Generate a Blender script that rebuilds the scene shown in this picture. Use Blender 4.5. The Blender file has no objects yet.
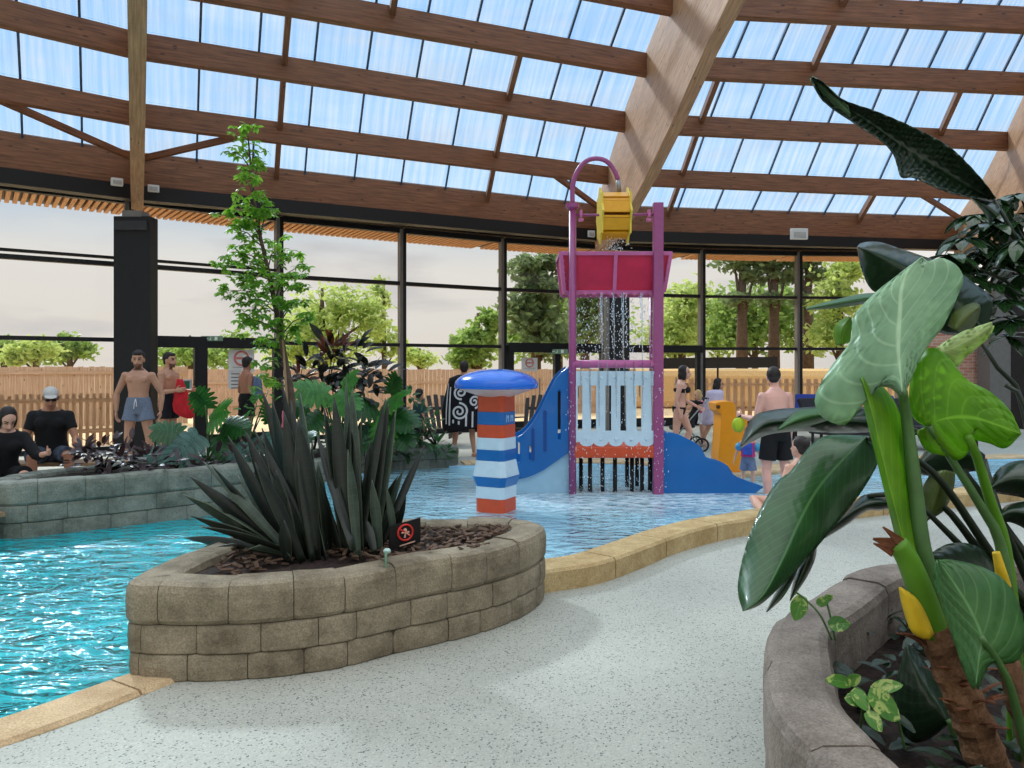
import bpy, bmesh, math, random
from mathutils import Vector as V, Matrix, noise as mnoise
random.seed(7)
PI = math.pi
S = bpy.context.scene
COL = S.collection

# ------------------------------------------------------------------ camera, sky, exposure
F, CX, HY, EYE = 760.0, 512.0, 368.0, 1.55           # focal length in px, principal column, horizon row, eye height
cam = bpy.data.cameras.new('camera'); cam.sensor_width = 36; cam.lens = F/1024*36
cam.shift_y = -(384-HY)/1024; cam.clip_end = 400
camo = bpy.data.objects.new('camera', cam); COL.objects.link(camo)
camo.location = (0, 0, EYE); camo.rotation_euler = (PI/2, 0, 0); S.camera = camo
S.view_settings.view_transform = 'Standard'; S.view_settings.look = 'None'
S.view_settings.gamma = 1; S.view_settings.use_curve_mapping = False
S.view_settings.exposure = -0.38

def lin(c):
    return tuple(((x/255)/12.92 if x/255 <= .04045 else ((x/255+.055)/1.055)**2.4) for x in c)+(1,)

W = bpy.data.worlds.new('sky'); S.world = W; W.use_nodes = True
nt = W.node_tree; nt.nodes.clear()
def N(t, kind, **kw):
    n = t.nodes.new(kind)
    for k, v in kw.items():
        if k in n.inputs.keys() if isinstance(k, str) else False: n.inputs[k].default_value = v
        else: setattr(n, k, v)
    return n
tc = N(nt, 'ShaderNodeTexCoord'); sep = N(nt, 'ShaderNodeSeparateXYZ'); nt.links.new(tc.outputs['Generated'], sep.inputs[0])
rmp = N(nt, 'ShaderNodeValToRGB'); nt.links.new(sep.outputs['Z'], rmp.inputs[0])
cr = rmp.color_ramp; cr.elements[0].position = 0.0; cr.elements[0].color = (.98, .88, .80, 1)
cr.elements[1].position = .13; cr.elements[1].color = (1.0, .95, .91, 1)
e = cr.elements.new(.21); e.color = (.54, .73, .95, 1)
e = cr.elements.new(.44); e.color = (.40, .62, .90, 1)
e = cr.elements.new(.6); e.color = (.84, .88, .92, 1)
mp = N(nt, 'ShaderNodeMapping'); mp.inputs['Scale'].default_value = (1.6, 1.6, 6.5); nt.links.new(tc.outputs['Generated'], mp.inputs[0])
ns = N(nt, 'ShaderNodeTexNoise'); ns.inputs['Scale'].default_value = 2.6; ns.inputs['Detail'].default_value = 7; ns.inputs['Roughness'].default_value = .55
nt.links.new(mp.outputs[0], ns.inputs['Vector'])
cl = N(nt, 'ShaderNodeMapRange'); cl.inputs[1].default_value = .46; cl.inputs[2].default_value = .66; cl.inputs[3].default_value = 0; cl.inputs[4].default_value = .42
nt.links.new(ns.outputs['Fac'], cl.inputs[0])
mx = N(nt, 'ShaderNodeMix', data_type='RGBA'); mx.inputs[7].default_value = (1.0, .97, .94, 1)
nt.links.new(cl.outputs[0], mx.inputs[0]); nt.links.new(rmp.outputs[0], mx.inputs[6])
# soft lilac-grey cloud bellies
n2 = N(nt, 'ShaderNodeTexNoise'); n2.inputs['Scale'].default_value = 3.4; n2.inputs['Detail'].default_value = 6; nt.links.new(mp.outputs[0], n2.inputs['Vector'])
c2 = N(nt, 'ShaderNodeMapRange'); c2.inputs[1].default_value = .50; c2.inputs[2].default_value = .68; c2.inputs[3].default_value = 0; c2.inputs[4].default_value = .55; nt.links.new(n2.outputs['Fac'], c2.inputs[0])
mb_ = N(nt, 'ShaderNodeMix', data_type='RGBA'); mb_.inputs[7].default_value = (.66, .63, .66, 1); nt.links.new(c2.outputs[0], mb_.inputs[0]); nt.links.new(mx.outputs[2], mb_.inputs[6])
st = N(nt, 'ShaderNodeMapRange'); st.inputs[1].default_value = .42; st.inputs[2].default_value = .85; st.inputs[3].default_value = 1.15; st.inputs[4].default_value = 2.9
nt.links.new(sep.outputs['Z'], st.inputs[0])
bg = N(nt, 'ShaderNodeBackground'); nt.links.new(mb_.outputs[2], bg.inputs[0]); nt.links.new(st.outputs[0], bg.inputs[1])
wo = N(nt, 'ShaderNodeOutputWorld'); nt.links.new(bg.outputs[0], wo.inputs[0])
sun = bpy.data.lights.new('sun', 'SUN'); sun.energy = 4.5; sun.angle = math.radians(6); sun.color = (1, .95, .88)
suno = bpy.data.objects.new('sun', sun); COL.objects.link(suno); suno.rotation_euler = V((-.50, .72, .68)).to_track_quat('Z', 'Y').to_euler()
try: S.cycles.transparent_max_bounces = 24
except Exception: pass

# ------------------------------------------------------------------ helpers
def P(px, py, Y): return V(((px-CX)*Y/F, Y, EYE-(py-HY)*Y/F))
def G(px, py, z=0.0):
    Y = (EYE-z)*F/(py-HY); return V(((px-CX)*Y/F, Y, z))

MATS = {}
def mat(name, col, rough=.6, var=.12, scale=14, bump=0.0, bscale=40, metal=0, spec=.4, transl=0.0, coat=0, emit=0):
    """plain procedural surface: noise-varied colour and fine bump"""
    if name in MATS: return MATS[name]
    m = bpy.data.materials.new(name); m.use_nodes = True; t = m.node_tree; b = t.nodes['Principled BSDF']
    c = lin(col)
    b.inputs['Roughness'].default_value = rough; b.inputs['Metallic'].default_value = metal
    b.inputs['Specular IOR Level'].default_value = spec; b.inputs['Coat Weight'].default_value = coat
    tc = N(t, 'ShaderNodeTexCoord'); no = N(t, 'ShaderNodeTexNoise'); no.inputs['Scale'].default_value = scale; no.inputs['Detail'].default_value = 4
    t.links.new(tc.outputs['Object'], no.inputs['Vector'])
    r = N(t, 'ShaderNodeValToRGB'); t.links.new(no.outputs['Fac'], r.inputs[0])
    r.color_ramp.elements[0].position = .3; r.color_ramp.elements[1].position = .7
    r.color_ramp.elements[0].color = tuple(x*(1-var) for x in c[:3])+(1,)
    r.color_ramp.elements[1].color = tuple(min(1, x*(1+var)) for x in c[:3])+(1,)
    t.links.new(r.outputs[0], b.inputs['Base Color'])
    if emit:
        t.links.new(r.outputs[0], b.inputs['Emission Color']); b.inputs['Emission Strength'].default_value = emit
    if bump:
        n2 = N(t, 'ShaderNodeTexNoise'); n2.inputs['Scale'].default_value = bscale; n2.inputs['Detail'].default_value = 5
        t.links.new(tc.outputs['Object'], n2.inputs['Vector'])
        bp = N(t, 'ShaderNodeBump'); bp.inputs['Strength'].default_value = bump; bp.inputs['Distance'].default_value = .02
        t.links.new(n2.outputs['Fac'], bp.inputs['Height']); t.links.new(bp.outputs[0], b.inputs['Normal'])
    if transl:
        tr = N(t, 'ShaderNodeBsdfTranslucent'); tr.inputs[0].default_value = tuple(min(1, x*1.6) for x in c[:3])+(1,)
        ms = N(t, 'ShaderNodeMixShader'); ms.inputs[0].default_value = transl
        o = t.nodes['Material Output']; t.links.new(b.outputs[0], ms.inputs[1]); t.links.new(tr.outputs[0], ms.inputs[2]); t.links.new(ms.outputs[0], o.inputs[0])
    MATS[name] = m; return m

def wood(name, c1, c2, rough=.55):
    if name in MATS: return MATS[name]
    m = bpy.data.materials.new(name); m.use_nodes = True; t = m.node_tree; b = t.nodes['Principled BSDF']
    uv = N(t, 'ShaderNodeUVMap'); mpp = N(t, 'ShaderNodeMapping'); mpp.inputs['Scale'].default_value = (.9, 14, 1); t.links.new(uv.outputs[0], mpp.inputs[0])
    n1 = N(t, 'ShaderNodeTexNoise'); n1.inputs['Scale'].default_value = 2.2; n1.inputs['Detail'].default_value = 6; n1.inputs['Roughness'].default_value = .65
    t.links.new(mpp.outputs[0], n1.inputs['Vector'])
    r = N(t, 'ShaderNodeValToRGB'); r.color_ramp.elements[0].position = .32; r.color_ramp.elements[1].position = .68
    r.color_ramp.elements[0].color = lin(c1); r.color_ramp.elements[1].color = lin(c2); t.links.new(n1.outputs['Fac'], r.inputs[0])
    # small dark knots
    mk = N(t, 'ShaderNodeMapping'); mk.inputs['Scale'].default_value = (3.2, 9, 1); t.links.new(uv.outputs[0], mk.inputs[0])
    vo = N(t, 'ShaderNodeTexVoronoi'); vo.inputs['Scale'].default_value = 1.0; t.links.new(mk.outputs[0], vo.inputs['Vector'])
    mr = N(t, 'ShaderNodeMapRange'); mr.inputs[1].default_value = .06; mr.inputs[2].default_value = .16; t.links.new(vo.outputs['Distance'], mr.inputs[0])
    mxx = N(t, 'ShaderNodeMix', data_type='RGBA'); mxx.inputs[6].default_value = tuple(x*.45 for x in lin(c1)[:3])+(1,)
    t.links.new(mr.outputs[0], mxx.inputs[0]); t.links.new(r.outputs[0], mxx.inputs[7])
    t.links.new(mxx.outputs[2], b.inputs['Base Color']); b.inputs['Roughness'].default_value = rough
    MATS[name] = m; return m

def glassy(name, tint, refl=.08, rough=.02):
    """thin sheet: Fresnel-weighted gloss over tinted see-through"""
    if name in MATS: return MATS[name]
    m = bpy.data.materials.new(name); m.use_nodes = True; t = m.node_tree; t.nodes.clear()
    tr = N(t, 'ShaderNodeBsdfTransparent'); tr.inputs[0].default_value = tint
    gl = N(t, 'ShaderNodeBsdfGlossy'); gl.inputs['Roughness'].default_value = rough; gl.inputs[0].default_value = (1, 1, 1, 1)
    lw = N(t, 'ShaderNodeLayerWeight'); lw.inputs[0].default_value = .35
    mm = N(t, 'ShaderNodeMath', operation='MULTIPLY'); mm.inputs[1].default_value = refl*3; t.links.new(lw.outputs['Fresnel'], mm.inputs[0])
    ms = N(t, 'ShaderNodeMixShader'); t.links.new(mm.outputs[0], ms.inputs[0]); t.links.new(tr.outputs[0], ms.inputs[1]); t.links.new(gl.outputs[0], ms.inputs[2])
    o = N(t, 'ShaderNodeOutputMaterial'); t.links.new(ms.outputs[0], o.inputs[0])
    MATS[name] = m; return m

def empty(name, loc, rz=0, label=None, cat=None, group=None, kind=None):
    o = bpy.data.objects.new(name, None); COL.objects.link(o); o.location = loc; o.rotation_euler = (0, 0, rz); o.empty_display_size = .1
    tag(o, label, cat, group, kind); return o
def tag(o, label=None, cat=None, group=None, kind=None):
    for k, v in (('label', label), ('category', cat), ('group', group), ('kind', kind)):
        if v: o[k] = v
    return o
def wloc(o):
    p = V((0, 0, 0))
    while o is not None: p += V(o.location); o = o.parent
    return p

class MB:
    def __init__(s): s.v = []; s.f = []; s.u = {}
    def add(s, vs, fs, uv=None):
        b = len(s.v); s.v += [V(x) for x in vs]
        for i, f in enumerate(fs):
            s.f.append(tuple(b+j for j in f))
            if uv is not None: s.u[len(s.f)-1] = uv[i]
    def box(s, c, d, R=None):
        c = V(c); vs = []
        for z in (-.5, .5):
            for x, y in ((-.5, -.5), (.5, -.5), (.5, .5), (-.5, .5)):
                q = V((x*d[0], y*d[1], z*d[2]))
                vs.append(c+(R @ q if R else q))
        s.add(vs, [(3, 2, 1, 0), (4, 5, 6, 7), (0, 1, 5, 4), (1, 2, 6, 5), (2, 3, 7, 6), (3, 0, 4, 7)])
    def beam(s, p, q, w, h, up=V((0, 0, 1)), h2=None, w2=None):
        """timber from p to q; w across, h along up (h2, w2 at q)"""
        p, q = V(p), V(q); d = q-p; L = d.length; d.normalize()
        sd = d.cross(V(up)).normalized(); u = sd.cross(d).normalized()
        vs = []; h2 = h if h2 is None else h2; w2 = w if w2 is None else w2
        for c, hh, ww in ((p, h, w), (q, h2, w2)):
            for a, b in ((-.5, -.5), (.5, -.5), (.5, .5), (-.5, .5)): vs.append(c+sd*(a*ww)+u*(b*hh))
        fs = [(0, 1, 2, 3), (7, 6, 5, 4), (0, 4, 5, 1), (1, 5, 6, 2), (2, 6, 7, 3), (3, 7, 4, 0)]
        o = random.random()*20
        uv = [[(o, 0), (o, w), (o+h, w), (o+h, 0)]]*2
        for k, wd in enumerate((w, h, w, h)):
            y0 = o+k*1.7; uv.append([(o, y0), (o+L, y0), (o+L, y0+wd), (o, y0+wd)])
        s.add(vs, fs, uv)
    def tube(s, pts, r, seg=8, cap=True, flat=1.0, ref=None):
        pts = [V(p) for p in pts]; n = len(pts)
        rs = [r]*n if isinstance(r, (int, float)) else list(r)
        rings = []; nrm = None
        for i in range(n):
            d = (pts[min(i+1, n-1)]-pts[max(i-1, 0)])
            d = d.normalized() if d.length > 1e-9 else V((0, 0, 1))
            if nrm is None:
                nrm = V(ref) if ref else (V((1, 0, 0)) if abs(d.x) < .8 else V((0, 1, 0)))
            nrm = (nrm-d*nrm.dot(d))
            nrm = nrm.normalized() if nrm.length > 1e-6 else d.orthogonal().normalized()
            b = d.cross(nrm)
            ri = rs[i]; rx, ry = (ri if isinstance(ri, tuple) else (ri, ri*flat))
            rings.append([pts[i]+nrm*(math.cos(2*PI*k/seg)*rx)+b*(math.sin(2*PI*k/seg)*ry) for k in range(seg)])
        s.loft(rings, cap)
    def loft(s, rings, cap=True, close=True):
        n = len(rings[0]); vs = [p for r in rings for p in r]; fs = []
        for i in range(len(rings)-1):
            for k in range(n if close else n-1):
                k2 = (k+1) % n; fs.append((i*n+k, i*n+k2, (i+1)*n+k2, (i+1)*n+k))
        if cap: fs.append(tuple(range(n-1, -1, -1))); fs.append(tuple((len(rings)-1)*n+k for k in range(n)))
        s.add(vs, fs)
    def ell(s, c, r, R=None, seg=12, rows=8):
        c = V(c); rings = []
        for i in range(1, rows):
            a = PI*i/rows; ring = []
            for k in range(seg):
                q = V((math.sin(a)*math.cos(2*PI*k/seg)*r[0], math.sin(a)*math.sin(2*PI*k/seg)*r[1], -math.cos(a)*r[2]))
                ring.append(c+(R @ q if R else q))
            rings.append(ring)
        s.loft(rings)
    def lathe(s, prof, c, seg=24, cap=True):
        c = V(c); s.loft([[c+V((math.cos(2*PI*k/seg)*r, math.sin(2*PI*k/seg)*r, z)) for k in range(seg)] for r, z in prof], cap)
    def prism(s, poly, d, holes=()):
        """closed polygon of 3-D points (with holes) extruded by the vector d"""
        bm = bmesh.new(); d = V(d)
        loops = [list(map(V, poly))]+[list(map(V, h)) for h in holes]; es = []
        for lp in loops:
            vv = [bm.verts.new(p) for p in lp]
            es += [bm.edges.new((vv[i], vv[(i+1) % len(vv)])) for i in range(len(vv))]
        bmesh.ops.triangle_fill(bm, use_beauty=True, use_dissolve=False, edges=es)
        ff = list(bm.faces)
        r = bmesh.ops.extrude_face_region(bm, geom=ff, use_keep_orig=True)
        bmesh.ops.translate(bm, vec=d, verts=[g for g in r['geom'] if isinstance(g, bmesh.types.BMVert)])
        bmesh.ops.recalc_face_normals(bm, faces=bm.faces)
        bm.verts.index_update(); s.add([v.co.copy() for v in bm.verts], [tuple(v.index for v in f.verts) for f in bm.faces]); bm.free()
    def build(s, name, m, parent=None, smooth=False, bevel=0, local=False, thick=0, sub=0, fixn=True):
        off = V((0, 0, 0)) if (parent is None or local) else wloc(parent)
        me = bpy.data.meshes.new(name); me.from_pydata([tuple(v-off) for v in s.v], [], s.f)
        if s.u:
            ul = me.uv_layers.new(name='UVMap')
            for i, p in enumerate(me.polygons):
                if i in s.u:
                    for k, li in enumerate(p.loop_indices): ul.data[li].uv = s.u[i][k % len(s.u[i])]
        for mm in (m if isinstance(m, (list, tuple)) else [m]): me.materials.append(mm)
        if fixn and len(s.f) < 60000:
            bm = bmesh.new(); bm.from_mesh(me); bmesh.ops.recalc_face_normals(bm, faces=bm.faces); bm.to_mesh(me); bm.free()
        if smooth:
            for p in me.polygons: p.use_smooth = True
        o = bpy.data.objects.new(name, me); COL.objects.link(o)
        if parent is not None: o.parent = parent
        if bevel:
            b = o.modifiers.new('bevel', 'BEVEL'); b.width = bevel; b.segments = 2; b.limit_method = 'ANGLE'
        if thick:
            b = o.modifiers.new('thickness', 'SOLIDIFY'); b.thickness = thick; b.offset = 0
        if sub:
            b = o.modifiers.new('subsurf', 'SUBSURF'); b.levels = sub; b.render_levels = sub
        return o
def thing(o, label, cat, group=None): return tag(o, label, cat, group)
def struct(o): o['kind'] = 'structure'; return o

def resample(pts, n):
    pts = [V(p) for p in pts]; L = [0]
    for a, b in zip(pts, pts[1:]): L.append(L[-1]+(b-a).length)
    out = []
    for i in range(n):
        t = L[-1]*i/(n-1); k = 0
        while k < len(L)-2 and L[k+1] < t: k += 1
        f = (t-L[k])/max(1e-9, L[k+1]-L[k]); out.append(pts[k].lerp(pts[k+1], min(1, max(0, f))))
    return out
def smooth_path(pts, n):
    """Catmull-Rom through points, resampled to n"""
    pts = [V(p) for p in pts]; q = [pts[0]]+pts+[pts[-1]]; out = []
    for i in range(1, len(q)-2):
        a, b, c, d = q[i-1], q[i], q[i+1], q[i+2]
        for k in range(8):
            t = k/8; out.append(.5*((2*b)+(c-a)*t+(2*a-5*b+4*c-d)*t*t+(3*b-a-3*c+d)*t**3))
    out.append(pts[-1]); return resample(out, n)
# ------------------------------------------------------------------ materials of the place
M_GLU_SHADED = wood('glulam', (92, 54, 34), (150, 98, 64))  # roof timber with its shade put into the colour: purlins, eaves beams, battens
M_GLU_LIT = wood('glulam_lit', (150, 106, 74), (204, 158, 118))  # the same timber coloured as if lit, for the rafters
M_SOF = wood('soffit_larch', (176, 118, 72), (222, 166, 112))
M_BLK = mat('black_steel', (22, 22, 24), .5, .1)
M_GREY = mat('grey_steel', (120, 114, 108), .5, .08)
M_SEAM = mat('seam_profile', (70, 92, 120), .5, .05)
M_GLASS = glassy('window_glass', (.93, .94, .93, 1), .06)
M_STEEL = mat('galvanised', (150, 150, 150), .4, .1, metal=.6)
M_WHITE = mat('white_plastic', (225, 226, 224), .4, .03)
M_PINE = wood('fence_pine', (176, 144, 118), (214, 184, 158), .8)

def polycarb():
    m = bpy.data.materials.new('polycarbonate'); m.use_nodes = True; t = m.node_tree; t.nodes.clear()
    uv = N(t, 'ShaderNodeUVMap'); mpp = N(t, 'ShaderNodeMapping'); mpp.inputs['Scale'].default_value = (7, .35, 1); t.links.new(uv.outputs[0], mpp.inputs[0])
    n1 = N(t, 'ShaderNodeTexNoise'); n1.inputs['Scale'].default_value = 1.5; n1.inputs['Detail'].default_value = 3; t.links.new(mpp.outputs[0], n1.inputs['Vector'])
    r = N(t, 'ShaderNodeValToRGB'); r.color_ramp.elements[0].color = (.76, .89, 1, 1); r.color_ramp.elements[1].color = (.91, .96, 1, 1)
    r.color_ramp.elements[0].position = .35; r.color_ramp.elements[1].position = .65; t.links.new(n1.outputs['Fac'], r.inputs[0])
    tr = N(t, 'ShaderNodeBsdfTransparent'); t.links.new(r.outputs[0], tr.inputs[0])
    di = N(t, 'ShaderNodeBsdfTranslucent'); t.links.new(r.outputs[0], di.inputs[0])
    ms = N(t, 'ShaderNodeMixShader'); ms.inputs[0].default_value = .08; t.links.new(tr.outputs[0], ms.inputs[1]); t.links.new(di.outputs[0], ms.inputs[2])
    o = N(t, 'ShaderNodeOutputMaterial'); t.links.new(ms.outputs[0], o.inputs[0]); return m
M_POLY = polycarb()

# ------------------------------------------------------------------ roof: radial rafters, level purlins, skylight bays
HK = [3.63, 4.24, 4.82, 5.20, 5.47, 5.70, 5.90, 6.08]                       # purlin heights above the eye
LZ = [13.93, 12.73, 11.38, 10.06, 8.85, 7.6, 6.3, 5.0]
MZ = [18.4, 16.8, 14.95, 13.1, 11.4, 9.8, 8.1, 6.4]
R_L = [V((-.493*z, z, EYE+h)) for z, h in zip(LZ, HK)]
R_M = [V((2.2+.05*(17-z), z, EYE+h)) for z, h in zip(MZ, HK)]
RR = [(11.7, 19.85), (11.4, 18.3), (10.66, 16.2), (9.7, 13.96), (8.9, 12.05), (8.2, 10.2), (7.5, 8.4), (6.8, 6.6)]
R_R = [V((x, z, EYE+h)) for (x, z), h in zip(RR, HK)]
R_LL = [V((-13.9+1.17*k, 8.5-.94*k, EYE+h)) for k, h in enumerate(HK)]
R_RR = [V((20.8-1.05*k, 13.7-1.25*k, EYE+h)) for k, h in enumerate(HK)]
def rafter(pts, label, dlow, dhigh, end=None):
    """curved glulam rafter under the purlin line: depth grows from the foot inwards"""
    mb = MB(); n = len(pts); W2 = .10
    path = [pts[0]+(pts[0]-pts[1])*.08]+list(pts)
    rings = []; acc = 0; uvx = [0]
    for i, p in enumerate(path):
        d = (path[min(i+1, n)]-path[max(i-1, 0)]); d.z = 0; d.normalize(); sd = V((d.y, -d.x, 0))
        dep = dhigh*[.46, .5, .78, .97, 1, .95, .86, .8, .76][i]
        top = p.z+.22
        bot = (end if (end and i == 0) else top-dep)
        rings.append([V((p.x, p.y, bot))-sd*W2, V((p.x, p.y, bot))+sd*W2, V((p.x, p.y, top))+sd*W2, V((p.x, p.y, top))-sd*W2])
        if i: acc += (p-path[i-1]).length; uvx.append(acc)
    vs = [q for r in rings for q in r]; fs = []; uv = []
    for i in range(len(rings)-1):
        for k in range(4):
            k2 = (k+1) % 4; fs.append((i*4+k, i*4+k2, i*4+4+k2, i*4+4+k))
            v0 = [0, 3, 6, 9][k]; wd = [.26, 2, .26, 2][k]
            if k == 3: uv.append([(uvx[i], v0+wd), (uvx[i], v0), (uvx[i+1], v0), (uvx[i+1], v0+wd)])
            else: uv.append([(uvx[i], v0), (uvx[i], v0+wd), (uvx[i+1], v0+wd), (uvx[i+1], v0)])
    fs.append((3, 2, 1, 0)); uv.append([(0, 0), (0, .2), (1, .2), (1, 0)])
    k = (len(rings)-1)*4; fs.append((k, k+1, k+2, k+3)); uv.append([(0, 0), (0, .2), (1, .2), (1, 0)])
    mb.add(vs, fs, uv)
    o = mb.build('roof_rafter', M_GLU_LIT); return thing(o, label, 'rafter')
rafter(R_M, 'deep pale glulam rafter rising over the red water tower', 0, 2.15)
rafter(R_L, 'slim glulam rafter standing on the black column at left', 0, 1.9)
rafter(R_R, 'glulam rafter at the right end of the glass roof, behind the tall leaves', 0, 2.1)
rafter(R_LL, 'glulam rafter outside the left edge of the picture', 0, 2.1)

ROW = ['eaves row', 'lowest row', 'second row up', 'third row up', 'fourth row up', 'fifth row', 'sixth row', 'seventh row']
BAY = ['roof bay left of the black column', 'roof bay between black column and red tower', 'roof bay right of the red tower']
bays = [(R_LL, R_L), (R_L, R_M), (R_M, R_R), (R_R, R_RR)]
win_n = [0]
def nextwin(): win_n[0] += 1; return 'window_%d' % win_n[0]
for bi, (A, B) in enumerate(bays):
    # purlins
    for k in range(8):
        if bi == 3: break
        if k > 4 : continue
        mb = MB()
        if k == 0: mb.beam(A[0], B[0], .22, .62)
        else: mb.beam(A[k], B[k], .16, .37)
        o = mb.build('eaves_beam' if k == 0 else 'roof_purlin', M_GLU_SHADED, bevel=.008)
        thing(o, ('deep brown glulam eaves beam, ' if k == 0 else 'purlin in the '+ROW[k]+', ')+BAY[bi], 'beam', None if k == 0 else 'roof purlins')
        if k == 0:
            mb = MB(); dn = V((0, 0, -.31-.13)); mb.beam(A[0]+dn, B[0]+dn, .26, .26)
            f = mb.build('black_fascia', M_BLK, o)
    # skylight
    root = struct(empty(nextwin(), (A[0]+B[0])*.5))
    up = .24; nd = 10
    pane = MB(); bar = MB()
    for k in range(7):
        for i in range(nd):
            q = [A[k].lerp(B[k], i/nd), A[k].lerp(B[k], (i+1)/nd), A[k+1].lerp(B[k+1], (i+1)/nd), A[k+1].lerp(B[k+1], i/nd)]
            q = [p+V((0, 0, up)) for p in q]
            pane.add(q, [(0, 1, 2, 3)], [[(i, k), (i+1, k), (i+1, k+1), (i, k+1)]])
        for i in range(1, nd):
            mbp = A[k].lerp(B[k], i/nd)+V((0, 0, up-.03)); mbq = A[k+1].lerp(B[k+1], i/nd)+V((0, 0, up-.03))
            bar.beam(mbp, mbq, .035, .05)
    pane.build('glazing', M_POLY, root, thick=.01); bar.build('glazing_bar', M_SEAM, root)
    def batten(k0, k1, t):
        for k in range(k0, k1):
            mb = MB(); z = V((0, 0, .09)); mb.beam(A[k].lerp(B[k], t)+z, A[k+1].lerp(B[k+1], t)+z, .09, .14); mb.build('batten', M_GLU_SHADED, root)
    if bi == 0: batten(0, 4, .62); batten(0, 4, .3)
    if bi == 1: batten(0, 4, .245); batten(0, 3, .70); batten(3, 5, .43)
    if bi == 2: batten(0, 3, .175); batten(3, 5, .40); batten(2, 3, .80); batten(0, 1, .70); batten(4, 6, .05)
# wind braces: slim timber struts from rafter feet to the first purlin
def brace(a, b, label):
    mb = MB(); mb.beam(a.lerp(b, .06), b, .1, .1); o = mb.build('wind_brace', M_GLU_SHADED); thing(o, label, 'brace', 'wind braces')
    m2 = MB(); m2.tube([a, a.lerp(b, .07)], .018, 6); m2.build('steel_end', M_BLK, o)
Z1 = V((0, 0, -.05))
brace(R_L[0].lerp(R_L[1], .25)+Z1, R_L[1].lerp(R_M[1], .2)+Z1, 'slim timber strut right of the black column under the roof')
brace(R_L[0].lerp(R_L[1], .25)+Z1, R_L[1].lerp(R_LL[1], .28)+Z1, 'slim timber strut left of the black column under the roof')
brace(R_M[0].lerp(R_M[1], .25)+Z1, R_M[1].lerp(R_L[1], .17)+Z1, 'slim timber strut behind the yellow water wheel')
brace(R_M[0].lerp(R_M[1], .45)+Z1, R_M[1].lerp(R_R[1], .10)+Z1, 'short timber strut right of the deep pale rafter')
brace(R_R[0].lerp(R_R[1], .25)+Z1, R_R[1].lerp(R_M[1], .2)+Z1, 'slim timber strut above the glossy dark foliage at far right')

# ------------------------------------------------------------------ columns
mb = MB(); mb.box((-6.63, 13.4, 2.1), (.64, .3, 4.2)); c1 = mb.build('column', M_BLK, bevel=.01)
thing(c1, 'wide black column behind the bare-chested man in grey shorts', 'column')
mb = MB(); mb.box((-6.63, 13.23, 4.03), (.56, .06, .16)); mb.build('uplighter', mat('dark_lamp', (52, 52, 54), .4), c1)
mb = MB(); mb.box((-6.63, 13.4, 4.24), (.34, .3, .12)); mb.build('head_plate', M_GREY, c1)
mb = MB(); mb.box((2.42, 17.6, 1.95), (.5, .7, 3.9)); c2 = mb.build('column', M_BLK, bevel=.01)
thing(c2, 'black column behind the red water tower', 'column')
mb = MB(); mb.box((2.15, 17.3, 1.9), (.07, .5, 3.8)); mb.build('grey_flange', M_GREY, c2)
mb = MB(); mb.box((11.6, 18.3, 1.6), (.5, .5, 3.2)); mb.box((11.9, 18.2, 3.4), (.9, .4, .5)); c3 = mb.build('column', M_GREY, bevel=.01)
thing(c3, 'grey steel column at right beside the brick pier', 'column')

# ------------------------------------------------------------------ glazed facade
FP = [V((x*1.05, y*1.05, 0)) for x, y in ((-13.2, 8.6), (-11.2, 10.4), (-9.15, 12.15), (-6.9, 13.75), (-4.7, 15.4), (-2.4, 16.75), (-.2, 18.0), (2.3, 19.05), (4.95, 19.75), (7.6, 20.1), (10.3, 20.2))]
ZL, ZU, ZT = 2.08, 3.50, 4.75
for i in range(len(FP)-1):
    a, b = FP[i], FP[i+1]; root = struct(empty(nextwin(), (a+b)*.5))
    d = (b-a).normalized(); rz = Matrix.Rotation(math.atan2(d.y, d.x), 3, 'Z')
    for z0, z1 in ((.05, ZL), (ZL, ZU), (ZU, ZT)):
        mb = MB(); c = (a+b)*.5; mb.box((c.x, c.y, (z0+z1)/2), ((b-a).length-.05, .012, z1-z0), rz); mb.build('pane', M_GLASS, root)
    fr = MB(); fr.box((b.x, b.y, ZT/2), (.075, .22, ZT), rz); fr.build('mullion', M_BLK, root, bevel=.004)
    m2 = MB(); m2.box(V((b.x, b.y, ZT/2))-d*.075-V((-d.y, d.x, 0))*.02, (.07, .17, ZT), rz); m2.build('mullion_lit_side', M_GREY, root)  # grey strip: the lit side face of the dark mullion, as colour
    for z, h in ((ZL, .075), (ZU, .085 if i < 8 else .07), (.04, .1), (ZT-.03, .12)):
        mb = MB(); mb.box((((a+b)*.5).x, ((a+b)*.5).y, z), ((b-a).length-.07, .14, h), rz); mb.build('transom', M_BLK, root)
    if i in (2, 3):                              # the double transom of the leftmost panes
        mb = MB(); mb.box((((a+b)*.5).x, ((a+b)*.5).y, ZU+.12), ((b-a).length-.07, .1, .05), rz); mb.build('transom', M_BLK, root)
# slatted soffit of the outside overhang
root = struct(empty('ceiling', (0, 18, 4.75)))
mb = MB(); bk = MB()
for i in range(len(FP)-1):
    a, b = FP[i], FP[i+1]; d = (b-a).normalized(); nn = V((-d.y, d.x, 0)); n = int((b-a).length/.13)
    for k in range(n):
        p = a.lerp(b, (k+.5)/n)+V((0, 0, 4.78)); mb.beam(p+nn*.06, p+nn*1.75, .075, .05)
    q = [a+nn*.05, b+nn*.05, b+nn*1.9, a+nn*1.9]; bk.add([p+V((0, 0, 4.84)) for p in q]+[p+V((0, 0, 5.05)) for p in q], [(3, 2, 1, 0), (4, 5, 6, 7), (0, 1, 5, 4), (1, 2, 6, 5), (2, 3, 7, 6), (3, 0, 4, 7)])
mb.build('soffit_slats', M_SOF, root); bk.build('overhang', M_BLK, root)
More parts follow.
